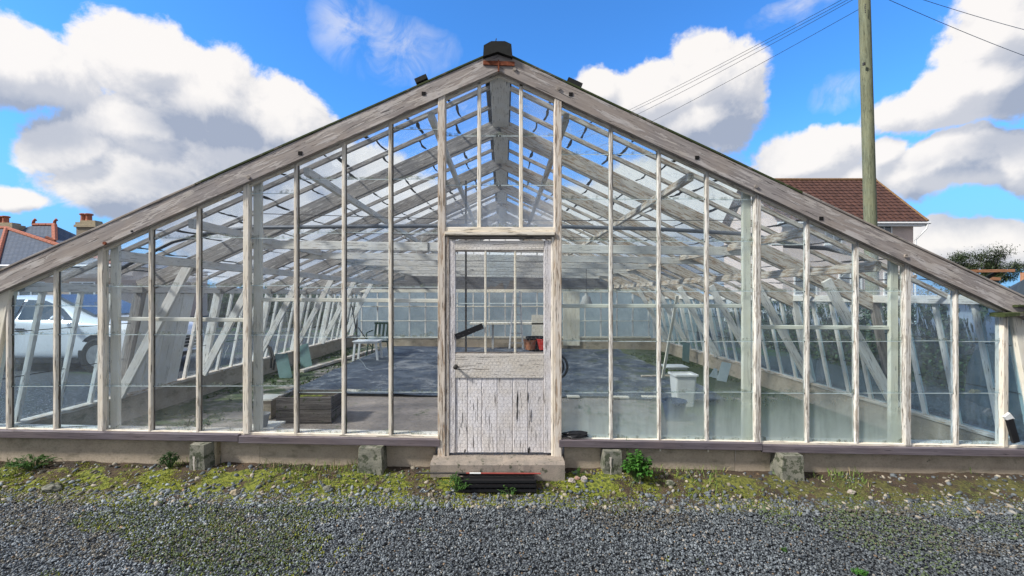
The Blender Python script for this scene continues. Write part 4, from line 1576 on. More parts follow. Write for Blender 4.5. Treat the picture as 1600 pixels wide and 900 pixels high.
V4, F4, C4 = tufts(26000, (-4.4, 4.5), (3.98, 12.0), floor_keep, 0.015, 0.06, fl_col, zoff=lambda x, y: 0.05 - 0.0135 * x)
tag(np_mesh('ground_cover', V4, F4, C4, M['mossleaf']), kind='stuff')

# ------------------------------------------------------------------ things inside
def on_floor(px, py):
    """floor point seen at a pixel"""
    Y = (EYE - 0.07) * F / (py - 462)
    x = (px - 787) * Y / F
    return Vector((x, Y, 0.06 + S(x)))


def pot(name, c, r0, r1, h, mat, label, cat, group=None, sx=1.0, sy=1.0, rim=0.008, seg=24):
    e = empty(name, c, label, cat, group)
    mb = MB()
    mb.lathe([(0.001, 0), (r0, 0), (r1, h), (r1 - 0.006, h), (r0 - 0.006, 0.01), (0.001, 0.01)], c, seg, sx, sy)
    mb.build('body', mat, e, c, smooth=False)
    mb = MB()
    mb.lathe([(r1, h - 0.02), (r1 + rim, h - 0.018), (r1 + rim, h + 0.002), (r1 - 0.004, h + 0.002)], c, seg, sx, sy)
    mb.build('rim', mat, e, c)
    return e


# grey bucket on the inner sill ledge
c = Vector((pxX(405.5) * 4.0 / 3.8, 4.02, 0.362 - 0.0175 * pxX(405) - 0.02))
c.z = 0.362 + 0.037 - 0.012
pot('bucket', c, 0.055, 0.072, 0.115, M['grey_plastic'], 'small grey bucket standing inside the glass beside the tall white post', 'bucket')
mb = MB(); mb.box((c.x - 0.12, 3.935, c.z - 0.02), (c.x + 0.14, 4.2, c.z - 0.002))
tag(mb.build('shelf_plank', M['white']), 'pale plank lying level just inside the front glass under the grey bucket', 'plank')

# old crate
def slat_crate(pxa, pxb, pya, pyb):
    c0 = on_floor(pxa, pyb)
    Y = c0.y
    x0, x1 = (pxa - 787) * Y / F, (pxb - 787) * Y / F
    h = (pyb - pya) * Y / F
    z0 = c0.z
    e = empty('wooden_crate', ((x0 + x1) / 2, Y, z0), 'dark weathered wooden crate on the soil floor left of the door', 'crate')
    dpt = 0.42
    for k in range(2):
        za = z0 + h * (k * 0.5) + h * .25
        timber('slat', (x0, Y, za), (x1, Y, za), 0.025, h * 0.48, M['crate'], e)
        timber('slat', (x0, Y + dpt, za), (x1, Y + dpt, za), 0.025, h * 0.48, M['crate'], e)
        for xx in (x0 + .0125, x1 - .0125):
            timber('end_board', (xx, Y + 0.013, za + .001), (xx, Y + dpt - 0.013, za + .001), 0.025, h * 0.47, M['crate'], e)
    for xx in (x0 + 0.03, x1 - 0.03):
        for yy in (Y + 0.035, Y + dpt - 0.035):
            timber('corner_post', (xx, yy, z0), (xx, yy, z0 + h * 1.02), 0.045, 0.045, M['crate'], e)
    mb = MB(); mb.box((x0 + .03, Y + .03, z0 + 0.02), (x1 - .03, Y + dpt - .03, z0 + h * .8))
    mb.build('soil_fill', M['soil'], e)


slat_crate(432, 518, 624, 664)
# rendered block with a pale lid next to the crate
c = on_floor(413, 658)
e = empty('stone_block', c, 'tan rendered block with a pale board on top between post and crate', 'block')
mb = MB(); mb.box((c.x - .1, c.y, c.z), (c.x + .08, c.y + .25, c.z + .22)); mb.build('body', M['plinth'], e)
mb = MB(); mb.box((c.x - .13, c.y - .02, c.z + .221), (c.x + .10, c.y + .27, c.z + .24)); mb.build('lid', M['white'], e)

# white plastic side table
def table():
    c = on_floor(570, 567)
    e = empty('plastic_table', c + Vector((0, .15, 0)), 'low white plastic table standing on the membrane by the left wall', 'table')
    h, w, d = 0.46, 0.58, 0.42
    mb = MB()
    mb.box((c.x - w / 2, c.y, c.z + h - 0.02), (c.x + w / 2, c.y + d, c.z + h))
    mb.box((c.x - w / 2 + .02, c.y + .015, c.z + h - 0.055), (c.x + w / 2 - .02, c.y + d - .015, c.z + h - .021))
    mb.build('table_top', M['white_plastic'], e)
    for sx in (-1, 1):
        for yy in (c.y + .04, c.y + d - .04):
            mb = MB()
            mb.bar((c.x + sx * (w / 2 - .01), yy, c.z), (c.x + sx * (w / 2 - .05), yy, c.z + h - .055), 0.045, 0.035, (0, 1, 0))
            mb.build('leg', M['white_plastic'], e)


table()


def chair():
    c = on_floor(590, 560)
    e = empty('garden_chair', c, 'dark green garden chair with pale cushion behind the white plastic table', 'chair')
    w = 0.5
    mb = MB()
    mb.box((c.x - w / 2, c.y, c.z + .36), (c.x + w / 2, c.y + .45, c.z + .40)); mb.build('seat', M['green_plastic'], e)
    mb = MB(); mb.box((c.x - w / 2 + .03, c.y - .02, c.z + .401), (c.x + w / 2 - .03, c.y + .42, c.z + .47)); mb.build('cushion', M['pale_sheet'], e)
    for sx in (-1, 1):
        for yy in (c.y + .02, c.y + .43):
            mb = MB(); mb.bar((c.x + sx * (w / 2 + .03), yy, c.z), (c.x + sx * (w / 2 - .02), yy, c.z + .38), .03, .03); mb.build('leg', M['green_plastic'], e)
        mb = MB(); mb.tube([(c.x + sx * (w / 2 + .01), c.y + .0, c.z + .38), (c.x + sx * (w / 2 + .03), c.y + .02, c.z + .58), (c.x + sx * (w / 2 + .03), c.y + .2, c.z + .6), (c.x + sx * (w / 2), c.y + .45, c.z + .62)], .016, 6)
        mb.build('armrest', M['green_plastic'], e)
    mb = MB()
    for k in range(5):
        xx = c.x - w / 2 + .05 + k * .1
        mb.bar((xx, c.y + .44, c.z + .4), (xx, c.y + .58, c.z + .78), .05, .015, (0, 1, 0))
    mb.bar((c.x - w / 2, c.y + .59, c.z + .79), (c.x + w / 2, c.y + .59, c.z + .79), .03, .05)
    mb.build('backrest', M['green_plastic'], e)


chair()
mb = MB()
c = on_floor(572, 552)
mb.tube([c + Vector((-.25, .2, 0)), P(550, 478, 11.2)], 0.014, 6)
mb.tube([P(560, 512, 11.0), c + Vector((.05, .3, .1))], 0.012, 6)
tag(mb.build('parasol_pole', M['iron']), 'thin dark folded parasol frame leaning behind the white plastic table', 'pole')

# leaning glass sheets etc.
def sheet(name, pxy, Y0, Y1, th, mat, label, cat, group=None):
    """four picture corners (bl, br, tr, tl), foot at Y0, head at Y1"""
    pts = [P(*pxy[0], Y0), P(*pxy[1], Y0 + .02), P(*pxy[2], Y1 + .02), P(*pxy[3], Y1)]
    mb = MB()
    nrm = (pts[1] - pts[0]).cross(pts[3] - pts[0]).normalized() * -th
    mb.prism(pts, nrm)
    return tag(mb.build(name, mat), label, cat, group)


def Yfl(py):
    return (EYE - 0.075) * F / (py - 462)


sheet('glass_sheet', ((437, 594), (457, 590), (449, 552), (429, 553)), Yfl(594), Yfl(594) + .12, .006, M['glass_sheet'], 'green glass sheet leaning on the left wall, the nearer of the left pair', 'glass sheet')
sheet('glass_sheet', ((470, 577), (488, 571), (481, 536), (467, 541)), Yfl(577), Yfl(577) + .12, .006, M['glass_sheet'], 'green glass sheet leaning on the left wall, the farther of the left pair', 'glass sheet')
sheet('glass_sheet', ((1066, 563), (1077, 567), (1078, 536), (1067, 534)), Yfl(565), Yfl(565) + .1, .006, M['glass_sheet'], 'narrow green glass sheet leaning on the right wall above the white tray', 'glass sheet')
sheet('glass_sheet', ((1120, 594), (1135, 597), (1143, 568), (1128, 565)), Yfl(597), Yfl(597) + .15, .006, M['pale_sheet'], 'pale glass sheet leaning on the right wall behind the white bin', 'glass sheet')
sheet('glass_sheet', ((1108, 588), (1122, 592), (1121, 577), (1116, 575)), Yfl(592), Yfl(592) + .1, .006, M['pale_sheet'], 'small pale glass offcut at the foot of the right wall', 'glass sheet')
# boards on the floor
def plank(px0, py0, px1, py1, w, mat, label, h=0.025, lift=0.03, name='plank'):
    a, b = on_floor(px0, py0), on_floor(px1, py1)
    a.z += lift; b.z += lift
    return tag(timber(name, a, b, w, h, mat), label, 'plank')


plank(536, 615, 562, 616, 0.10, M['white'], 'short pale board on the membrane edge, nearest the crate')
plank(886, 620, 905, 620, 0.09, M['white'], 'short pale board on the membrane edge just right of the door')
plank(957, 620, 982, 620, 0.09, M['white'], 'short pale board on the membrane edge between first and second bar right of door')
plank(1003, 619, 1026, 619, 0.09, M['white'], 'short pale board on the membrane edge, left of the dark bucket')
plank(1072, 622, 1106, 624, 0.09, M['grey_wood'], 'grey board on the membrane edge, right of the dark bucket')
plank(470, 586, 590, 549, 0.12, M['warm_wood'], 'long tan plank lying along the foot of the left wall', 0.05)
plank(1002, 586, 1046, 585, 0.05, M['warm_wood'], 'thin brown batten lying left of the white bin')
a, b = on_floor(1035, 588), P(1058, 462, 7.6)
tag(timber('prop_batten', a, b, 0.05, 0.03, M['white']), 'white batten propped upright against the roof behind the bin', 'batten')
c = on_floor(1055, 572)
mb = MB()
mb.box((c.x - .2, c.y - .1, c.z), (c.x + .22, c.y + .25, c.z + .04)); mb.box((c.x - .23, c.y - .12, c.z + .041), (c.x + .25, c.y + .27, c.z + .06))
tag(mb.build('tray', M['white_plastic']), 'flat white tray on the floor near the right wall', 'tray')

# white bin (rectangular tapering) and dark bucket
c = on_floor(1067, 628)
e = empty('waste_bin', c, 'open white plastic bin on the floor right of the door', 'bin')
def rbox(w, d, z, r=0.03):
    out = []
    for (sx, sy, a0) in ((1, -1, -90), (1, 1, 0), (-1, 1, 90), (-1, -1, 180)):
        for k in range(4):
            a = R(a0 + k * 30)
            out.append((sx * (w - r) + r * math.cos(a), sy * (d - r) + r * math.sin(a), z))
    return out


def rloft(name, c, rings, mat, parent):
    vs, fs = [], []
    for rg in rings:
        vs += [c + Vector(p) for p in rg]
    for i in range(len(rings) - 1):
        for k in range(16):
            fs.append((i * 16 + k, i * 16 + (k + 1) % 16, (i + 1) * 16 + (k + 1) % 16, (i + 1) * 16 + k))
    fs.append(tuple(range(16))[::-1])
    return mesh_obj(name, vs, fs, mat, parent, c)


hb = 0.45
rloft('body', c, [rbox(.125, .10, 0), rbox(.155, .125, hb), rbox(.146, .116, hb), rbox(.115, .09, .02)], M['white_plastic'], e)
rloft('rim', c, [rbox(.157, .127, hb - .02), rbox(.174, .144, hb - .015), rbox(.174, .144, hb + .008), rbox(.15, .12, hb + .008)], M['white_plastic'], e)
c = on_floor(1053, 650)
pot('bucket', c, 0.10, 0.15, 0.24, M['navy_plastic'], 'dark blue bucket in front of the white bin', 'bucket')

# potted things and ladder behind the door
pot('plant_pot', P(828, 546, 11.0) * 1.0, 0.12, 0.16, 0.24, M['terracotta'], 'small terracotta pot far behind the door glass', 'pot')
pot('plant_pot', P(838, 548, 11.2), 0.2, 0.27, 0.36, M['black'], 'large black pot far behind the door between terracotta and red pots', 'pot')
pot('plant_pot', P(851, 546, 10.9), 0.14, 0.2, 0.27, M['red_plastic'], 'red pot far behind the right edge of the door glass', 'pot')


def ladder():
    a0, a1 = P(796, 545, 10.6), P(803, 455, 11.4)
    b0, b1 = P(809, 547, 10.6), P(813, 455, 11.4)
    e = empty('stepladder', a0, 'aluminium ladder standing far behind the middle of the door glass', 'ladder')
    for p, q in ((a0, a1), (P(817, 545, 10.6), P(812, 455, 11.4))):
        mb = MB(); mb.bar(p, q, .04, .03); mb.build('rail', M['metal'], e)
    for k in range(6):
        t_ = (k + .6) / 6.3
        mb = MB(); mb.bar(a0.lerp(a1, t_), P(817, 545, 10.6).lerp(P(812, 455, 11.4), t_), .05, .025); mb.build('rung', M['metal'], e)


ladder()
timber_o = tag(timber('work_bench', P(735, 505, 12.3), P(850, 505, 12.3), 0.5, 0.05, M['white']), 'pale bench board across the far end seen through the door', 'bench')
for px in (770, 846):
    q = P(px, 506, 12.3)
    timber('leg', q, Vector((q.x, q.y, 0.06)), 0.06, 0.06, M['inner_wood'], timber_o)
mb = MB(); mb.box(P(831, 530, 12.05), P(850, 492, 12.15))
tag(mb.build('sack', M['white']), 'pale sack hanging at the right end of the far bench', 'sack')

# thin dark upright just behind the door
q = P(728, 395, 4.9)
tag(timber('steel_pole', Vector((q.x, 4.9, 0.06)), Vector((q.x, 4.9, 2.9)), 0.022, 0.022, M['iron']), 'thin dark steel upright behind the left door light', 'pole')
# hoop hanging beside the door
mb = MB()
c = P(866, 573, 4.15)
mb.tube([c + Vector((0.125 * math.sin(a), 0.01 * math.cos(a * 2), 0.125 * math.cos(a))) for a in np.linspace(0, 2 * math.pi * 0.99, 30)], 0.012, 6)
mb.tube([c + Vector((0.09 * math.sin(a), 0.02 + 0.01 * math.cos(a * 2), 0.10 * math.cos(a))) for a in np.linspace(0, 2 * math.pi * 0.99, 24)], 0.010, 6)
tag(mb.build('hose_coil', M['black'], smooth=True), 'dark coil of hose hanging inside just right of the door', 'hose')
# tool with two dark prongs against left wall
mb = MB()
mb.tube([P(419, 540, 7.6), P(424, 560, 7.5), P(423, 575, 7.5)], .02, 6)
mb.tube([P(422, 542, 7.6), P(429, 562, 7.5), P(427, 578, 7.5)], .02, 6)
tag(mb.build('hooked_tool', M['iron']), 'pair of dark hooked irons hanging on the left inner wall', 'tool')
# hanging lamp shade
e = empty('pendant_lamp', P(916, 455, 9.0), 'grey bell shaped lamp shade hanging right of the door', 'lamp')
c = P(916, 480, 9.0)
mb = MB(); mb.lathe([(0.155, 0), (0.15, .03), (0.10, .14), (0.08, .22), (0.03, .25), (0.03, .30)], c, 18); mb.build('lamp_shade', M['grey_plastic'], e, c, smooth=True)
mb = MB(); mb.tube([c + Vector((0, 0, .3)), c + Vector((0, 0, .9))], .006, 5); mb.build('cord', M['black'], e, c)

# ------------------------------------------------------------------ things outside the front
# black bag on the sill
def lumpy(name, c, sx, sy, sz, mat, seed=0, amp=.3):
    bm = bmesh.new()
    bmesh.ops.create_icosphere(bm, subdivisions=3, radius=1)
    for v in bm.verts:
        n = mnoise.fractal(v.co * 1.7 + Vector((seed, 0, 0)), .7, 2, 3)
        v.co = v.co * (1 + amp * n)
        v.co = Vector((v.co.x * sx, v.co.y * sy, max(v.co.z, -0.35) * sz))
    me = bpy.data.meshes.new(name)
    bm.to_mesh(me); bm.free()
    me.materials.append(mat)
    o = bpy.data.objects.new(name, me)
    o.location = c
    COL.objects.link(o)
    return o


c = P(898, 680, 3.775)
o = lumpy('plastic_bag', c, 0.125, 0.035, 0.034, M['black'], 3, .35)
tag(o, 'crumpled black plastic bag lying on the sill right of the door', 'bag')
# black and white offcut at the right end
mb = MB()
mb.bar(P(1577, 655, 3.72), P(1587, 691, 3.72), 0.02, 0.055, (0, 0, 1))
e = mb.build('offcut_strip', M['black'])
tag(e, 'short black strip with white cap leaning on the sill at the right corner', 'strip')
mb = MB(); mb.bar(P(1572, 648, 3.725), P(1579, 657, 3.725), 0.02, 0.06, (0, 0, 1)); mb.build('cap', M['white_plastic'], e)

# black plastic crate in front of the step
def gz(x, y):
    return float(bank(np.array([float(x)]), np.array([float(y)]))[0]) + S(x)


c0, c1 = P(716, 768, 3.52), P(836, 742, 3.52)
x0, x1 = c0.x, c1.x
e = empty('plastic_crate', ((x0 + x1) / 2, 3.45, 0.0), 'black slatted plastic tray standing on moss in front of the doorstep', 'crate')
zz0, zz1 = gz(0, 3.45) - 0.01, 0.125
for k in range(4):
    z = zz0 + (zz1 - zz0) * k / 3
    mb = MB()
    mb.bar((x0, 3.44, z), (x1, 3.44, z), 0.012, 0.02)
    mb.bar((x0, 3.58, z), (x1, 3.58, z), 0.012, 0.02)
    mb.bar((x0, 3.44, z), (x0, 3.58, z), 0.012, 0.02)
    mb.bar((x1, 3.44, z), (x1, 3.58, z), 0.012, 0.02)
    mb.build('slat', M['black'], e)
mb = MB()
for k in range(15):
    x = x0 + (x1 - x0) * k / 14
    mb.bar((x, 3.447, zz0), (x, 3.447, zz1), 0.01, 0.008)
mb.box((x0, 3.46, zz0), (x1, 3.57, zz0 + 0.09))
mb.build('body', M['black'], e)
# ranging rod
p0, p1 = P(650, 739, 3.56), P(845, 740, 3.56)
e = empty('ranging_rod', p0, 'thin grey rod with red and white bands lying along the doorstep', 'rod')
bands = [(0, 0.40, 'iron'), (0.40, 0.43, 'red_paint'), (0.43, 0.52, 'white_plastic'), (0.52, 1, 'red_paint')]
for a, b, mt in bands:
    mb = MB(); mb.tube([p0.lerp(p1, a), p0.lerp(p1, b)], 0.0065 if mt != 'iron' else 0.008, 8); mb.build('band', M[mt], e)
for px, py, s, lab in ((87, 742, .07, 'flat grey stone on the drive edge in front of the far left fern'), (1010, 0, 0, '')):
    if s:
        c = P(px, py, 3.45)
        tag(lumpy('stone', (c.x, 3.42, gz(c.x, 3.42) + .01), s, s * .7, s * .5, M['footing'], px), lab, 'stone')
for px, Y, s, mt, lab in ((1047, 3.55, .036, 'footing', 'dark rounded stone on moss right of the leafy weed'), (606, 3.45, .03, 'footing', 'dark grey stone on the moss right of the second footing'),
                          (512, 3.46, .035, 'footing', 'grey stone on moss left of the second footing'), (893, 3.58, .03, 'pebble', 'pinkish white pebble left of a pair beside the step'),
                          (913, 3.60, .03, 'pebble', 'pale pebble standing highest beside the step'), (902, 3.61, .022, 'pink_pebble', 'small pink pebble between two white ones by the step'),
                          (367, 3.40, .035, 'footing_pale', 'sandy stone on the drive edge right of the first footing'), (1330, 3.5, .03, 'pebble', 'pale pebble on the bare soil at the right')):
    x = (px - 787) * Y / F
    tag(lumpy('stone', (x, Y, gz(x, Y) + s * .3), s, s * .8, s * .7, M[mt], px), lab, 'stone')

# ------------------------------------------------------------------ plants
M['leaf_bright'] = leafmat('leaf_bright', (0.035, 0.13, 0.02), (0.10, 0.26, 0.04))
M['leaf_dark'] = leafmat('leaf_dark', (0.02, 0.06, 0.015), (0.05, 0.11, 0.03))
M['leaf_fern'] = leafmat('leaf_fern', (0.035, 0.10, 0.02), (0.08, 0.18, 0.03))
M['leaf_tree'] = leafmat('leaf_tree', (0.03, 0.05, 0.02), (0.10, 0.13, 0.055), 0.25)
M['stem'] = simple('stem_green', (0.08, 0.14, 0.04), 0.7)
M['bark'] = simple('bark', (0.09, 0.075, 0.06), 0.95, bump=.6)


def leaf(mb, p, d, size, wid, up=Vector((0, 0, 1)), droop=.3):
    d = d.normalized()
    sd = d.cross(up)
    if sd.length < .05:
        sd = Vector((1, 0, 0))
    sd.normalize()
    m1 = p + d * size * .45 + Vector((0, 0, size * .05))
    tip = p + d * size - Vector((0, 0, size * droop))
    b = len(mb.v)
    mb.add([p, m1 + sd * wid * .5, tip, m1 - sd * wid * .5, m1 - up * wid * .12], [(0, 4, 1), (0, 3, 4), (1, 4, 2), (4, 3, 2)])


def weed(name, c, r, h, stems, per, size, mat, label, cat='weed', spread=1.0, wr=.55):
    e = empty(name, c, label, cat)
    ml, ms = MB(), MB()
    c = Vector(c)
    for i in range(stems):
        a = random.uniform(0, 2 * math.pi)
        rr = r * math.sqrt(random.random()) * spread
        top = c + Vector((math.cos(a) * rr, math.sin(a) * rr * .7, h * (1 - .55 * (rr / r) ** 2) * random.uniform(.75, 1.05)))
        mid = c.lerp(top, .5) + Vector((0, 0, h * .12))
        ms.tube([c + Vector((math.cos(a), math.sin(a), 0)) * r * .12, mid, top], [.003, .0025, .0015], 4)
        for k in range(per):
            t_ = random.uniform(.25, 1)
            p = mid.lerp(top, (t_ - .25) / .75) if t_ > .3 else c.lerp(mid, .8)
            d = Vector((random.gauss(0, 1), random.gauss(0, 1), random.uniform(-.1, .8)))
            s_ = size * random.uniform(.6, 1.2)
            leaf(ml, p, d, s_, s_ * wr)
    ml.build('leaves', mat, e)
    ms.build('stems', M['stem'], e)
    return e


def at_ground(px, Y):
    x = (px - 787) * Y / F
    return Vector((x, Y, gz(x, Y)))


weed('leafy_weed', at_ground(997, 3.58), 0.14, 0.26, 55, 14, 0.034, M['leaf_bright'], 'bushy bright green weed against the wall right of the third footing', wr=.8)
weed('fern_clump', at_ground(52, 3.66), 0.2, 0.13, 46, 14, 0.024, M['leaf_fern'], 'low ferny green clump at the foot of the far left wall')
weed('fern_clump', at_ground(266, 3.68), 0.09, 0.15, 26, 14, 0.024, M['leaf_dark'], 'dark green clump just left of the first footing')
weed('fern_clump', at_ground(714, 3.46), 0.13, 0.15, 14, 9, 0.055, M['leaf_fern'], 'spiky green weed left of the black tray by the doorstep', wr=.22)
weed('fern_clump', at_ground(800, 3.42), 0.14, 0.09, 12, 10, 0.02, M['leaf_fern'], 'small straggly weed growing through the black tray')
weed('fern_clump', at_ground(905, 3.62), 0.06, 0.10, 8, 8, 0.02, M['leaf_fern'], 'tiny weed among pebbles right of the doorstep')
weed('leafy_weed', at_ground(1345, 2.52), 0.05, 0.035, 12, 9, 0.02, M['leaf_bright'], 'small bright seedling alone in the gravel at lower right')
weed('leafy_weed', at_ground(1225, 2.75), 0.03, 0.025, 7, 6, 0.014, M['leaf_fern'], 'tiny weed in the gravel left of the bright seedling')
weed('leafy_weed', at_ground(980, 3.74), 0.02, 0.36, 3, 5, 0.02, M['leaf_fern'], 'thin seeding stalk rising behind the bushy weed to the sill')

# ------------------------------------------------------------------ tree
def tree(name, c, h, r, nl, size, label, trunk_r=.12, wind=0.0, mat=None, flat=.7, clumps=26):
    e = empty(name, c, label, 'tree')
    c = Vector(c)
    mt = MB()
    mt.tube([c - Vector((0, 0, .2)), c + Vector((.05, 0, h * .25)), c + Vector((.12 + wind * .2, .05, h * .55))], [trunk_r, trunk_r * .8, trunk_r * .5], 8)
    cc = c + Vector((wind * .3, 0, h - r * flat))
    ml = MB()
    for i in range(clumps):
        a = random.uniform(0, 2 * math.pi)
        ph = random.uniform(-.5, 1)
        rad = r * random.uniform(.35, .95)
        q = cc + Vector((math.cos(a) * rad * math.cos(ph), math.sin(a) * rad * math.cos(ph), math.sin(ph) * rad * flat))
        st = c + Vector((.1, .03, h * random.uniform(.3, .55)))
        mt.tube([st, st.lerp(q, .5) + Vector((0, 0, -.05 * r)), q + Vector((wind * .15, 0, .05))], [trunk_r * .3, trunk_r * .16, trunk_r * .05], 5)
        cr = r * random.uniform(.16, .30)
        for k in range(nl // clumps):
            d = Vector((random.gauss(0, 1), random.gauss(0, 1), random.gauss(0, .7)))
            p = q + d * cr * .42 + Vector((wind * random.random() * cr, 0, 0))
            dd = Vector((random.gauss(0, 1) + wind, random.gauss(0, 1), random.gauss(0.1, .7)))
            leaf(ml, p, dd, size * random.uniform(.6, 1.4), size * .5)
    mt.build('trunk', M['bark'], e, smooth=True)
    ml.build('crown', mat or M['leaf_tree'], e)
    return e


tree('windswept_tree', (20.0, 18.6, -0.4), 4.25, 1.6, 20000, .075, 'dark windswept tree beyond the right end of the greenhouse', wind=.6, flat=.8, clumps=60)

# hedge to the right and beyond the far end
def hedge(name, p0, p1, w, h, n, label, mat, size=.09):
    e = empty(name, Vector(p0), label, 'hedge')
    ml = MB()
    p0, p1 = Vector(p0), Vector(p1)
    d = (p1 - p0)
    L = d.length
    d.normalize()
    sd = Vector((-d.y, d.x, 0))
    for i in range(n):
        t_ = random.random()
        hh = h * (1 + .18 * vfbm(t_ * L, 3, .7))
        u, v = random.uniform(-1, 1), random.uniform(0, 1)
        if random.random() < .75:
            if random.random() < .5: u = math.copysign(random.uniform(.8, 1.08), u)
            else: v = random.uniform(.85, 1.05)
        p = p0 + d * (t_ * L) + sd * (u * w * (1 - .25 * v)) + Vector((0, 0, v * hh))
        leaf(ml, p, Vector((random.gauss(0, 1), random.gauss(0, 1), random.gauss(.2, .7))), size * random.uniform(.6, 1.5), size * .6)
    ml.build('foliage', mat, e)
    mb = MB()
    k = int(L / .8)
    for i in range(k):
        q = p0 + d * (L * (i + .5) / k)
        mb.tube([q, q + Vector((random.uniform(-.2, .2), 0, h * .5)), q + Vector((random.uniform(-.3, .3), 0, h * .85))], [.04, .03, .01], 5)
    mb.build('stems', M['bark'], e)
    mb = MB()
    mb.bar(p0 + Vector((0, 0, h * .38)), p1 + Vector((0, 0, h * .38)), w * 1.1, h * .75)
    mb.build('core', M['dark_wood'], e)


hedge('clipped_hedge', (8.4, 4.6, -.12), (9.2, 17, -.12), .6, 1.45, 15000, 'dark hedge running beside the right wall of the greenhouse', M['leaf_tree'])
hedge('clipped_hedge', (-13, 20, .15), (9, 20.5, -.15), .5, 1.5, 14000, 'low hedge beyond the far end of the greenhouse', M['leaf_dark'], .11)

hedge('clipped_hedge', (-70, 34, .2), (-15, 36, .2), 1.0, 2.3, 9000, 'distant field hedge behind the slate roofed bungalow', M['leaf_dark'], .22)
hedge('clipped_hedge', (24, 34, -.3), (80, 30, -.3), 1.0, 2.3, 9000, 'distant field hedge to the right of the pink house', M['leaf_dark'], .22)

# tarp heap and fresh timber lean-to behind the right end
c = Vector((8.05, 6.4, -.12))
o = lumpy('tarpaulin_heap', c, .72, .9, 2.0, simple('tarp', (0.045, 0.06, 0.07), .5, bump=.4), 9, .16)
tag(o, 'dark grey tarpaulin covered heap beside the right end of the greenhouse', 'tarpaulin')
e = empty('timber_frame', (12.5, 11.5, -.15), 'fresh orange timber frame roof beyond the right eaves', 'frame')
timber('roof_beam', P(1500, 424, 11.5), P(1582, 423, 11.5), .12, .075, M['fresh_wood'], e)
timber('roof_beam', P(1518, 434, 12.3), P(1560, 436, 12.3), .12, .09, M['fresh_wood'], e)
for px in (1490, 1600):
    q = P(px, 426, 11.6)
    timber('post', Vector((q.x, q.y, -.2)), q, .1, .1, M['fresh_wood'], e)
timber('brace', P(1538, 436, 11.6), P(1560, 424, 11.6), .08, .08, M['dark_wood'], e)

# ------------------------------------------------------------------ houses
def tile_mat(name, c1, c2, sx, sz, moss=0.0, rough=.8):
    m, t = new_mat(name)
    v = t.n('ShaderNodeTexCoord').outputs['Object']
    br = t.n('ShaderNodeTexBrick', {'Vector': v, 'Color1': (*c1, 1), 'Color2': (*c2, 1), 'Mortar': tuple(x * .3 for x in c1) + (1,), 'Scale': 1.0, 'Mortar Size': 0.012, 'Brick Width': sx, 'Row Height': sz})
    c = t.mix(t.mr(t.noise(v, 1.3, 6, .7), .35, .7, 0, .5), br.outputs['Color'], tuple(x * .6 for x in c2))
    if moss:
        c = t.mix(t.mr(t.noise(v, 4, 6, .7), .6, .7, 0, moss), c, (.11, .10, .05))
    finish(t, c, rough, br.outputs['Fac'], .6, -.01)
    return m


M['render_pink'] = concrete('render_pink', (0.72, 0.58, 0.52), (0.66, 0.53, 0.47), scale=.3)
M['render_cream'] = concrete('render_cream', (0.62, 0.46, 0.36), (0.56, 0.42, 0.33), scale=.3)
M['brown_tile'] = simple('brown_tile', (0.105, 0.047, 0.034), .85, var=.5, scale=3.5)
M['slate'] = tile_mat('slate_roof', (0.085, 0.11, 0.155), (0.12, 0.145, 0.19), .25, .16)
M['red_ridge'] = simple('red_ridge_tile', (0.45, 0.15, 0.085), .8, var=.4)
M['upvc'] = simple('white_upvc', (0.82, 0.82, 0.82), .4, var=.06)
M['chimney'] = concrete('chimney_render', (0.34, 0.28, 0.21), (0.27, 0.23, 0.17), moss=.1, scale=.6)
M['win_glass'] = simple('window_dark', (0.10, 0.12, 0.13), .08, var=.3, scale=2, spec=.9)


def pantile_roof(name, A, B, C, D, parent, tw=.3, th=.34):
    """A..B along the eaves, D..C along the ridge; real corrugated, stepped tiles"""
    A, B, C, D = map(Vector, (A, B, C, D))
    Lx, Lz = (B - A).length, (D - A).length
    nx, nz = int(Lx / tw), int(Lz / th)
    nrm = (B - A).cross(D - A).normalized()
    if nrm.z < 0: nrm = -nrm
    rows = []
    for r_ in range(nz):
        rows += [(r_ / nz, .045), ((r_ + .97) / nz, .012)]
    xs = []
    for i in range(nx):
        for q, hq in ((0, 0), (.2, .02), (.45, .035), (.7, .02), (.9, 0)):
            xs.append(((i + q) / nx, hq))
    vs = []
    for (v_, hv) in rows:
        P0, P1 = A.lerp(D, v_), B.lerp(C, v_)
        for (u_, hu) in xs:
            vs.append(P0.lerp(P1, u_) + nrm * (hu + hv))
    n = len(xs)
    fs = [(j * n + i, j * n + i + 1, (j + 1) * n + i + 1, (j + 1) * n + i) for j in range(len(rows) - 1) for i in range(n - 1)]
    return mesh_obj(name, vs, fs, M['brown_tile'], parent, A, smooth=False)


def window(px0, py0, px1, py1, Y, parent, sash=True):
    a, b = P(px0, py1, Y), P(px1, py0, Y)
    mb = MB()
    t_ = .07
    mb.box((a.x, Y - .06, a.z), (a.x + t_, Y, b.z)); mb.box((b.x - t_, Y - .06, a.z), (b.x, Y, b.z))
    mb.box((a.x + t_, Y - .058, a.z), (b.x - t_, Y, a.z + t_)); mb.box((a.x + t_, Y - .058, b.z - t_), (b.x - t_, Y, b.z))
    mb.box(((a.x + b.x) / 2 - .03, Y - .057, a.z + t_), ((a.x + b.x) / 2 + .03, Y, b.z - t_))
    mb.box((a.x - .05, Y - .12, a.z - .06), (b.x + .05, Y, a.z - .002))
    w = mb.build('window', M['upvc'], parent)
    mb = MB(); mb.box((a.x + .02, Y - .03, a.z + .02), (b.x - .02, Y - .012, b.z - .02)); mb.build('pane', M['win_glass'], w)
    return w


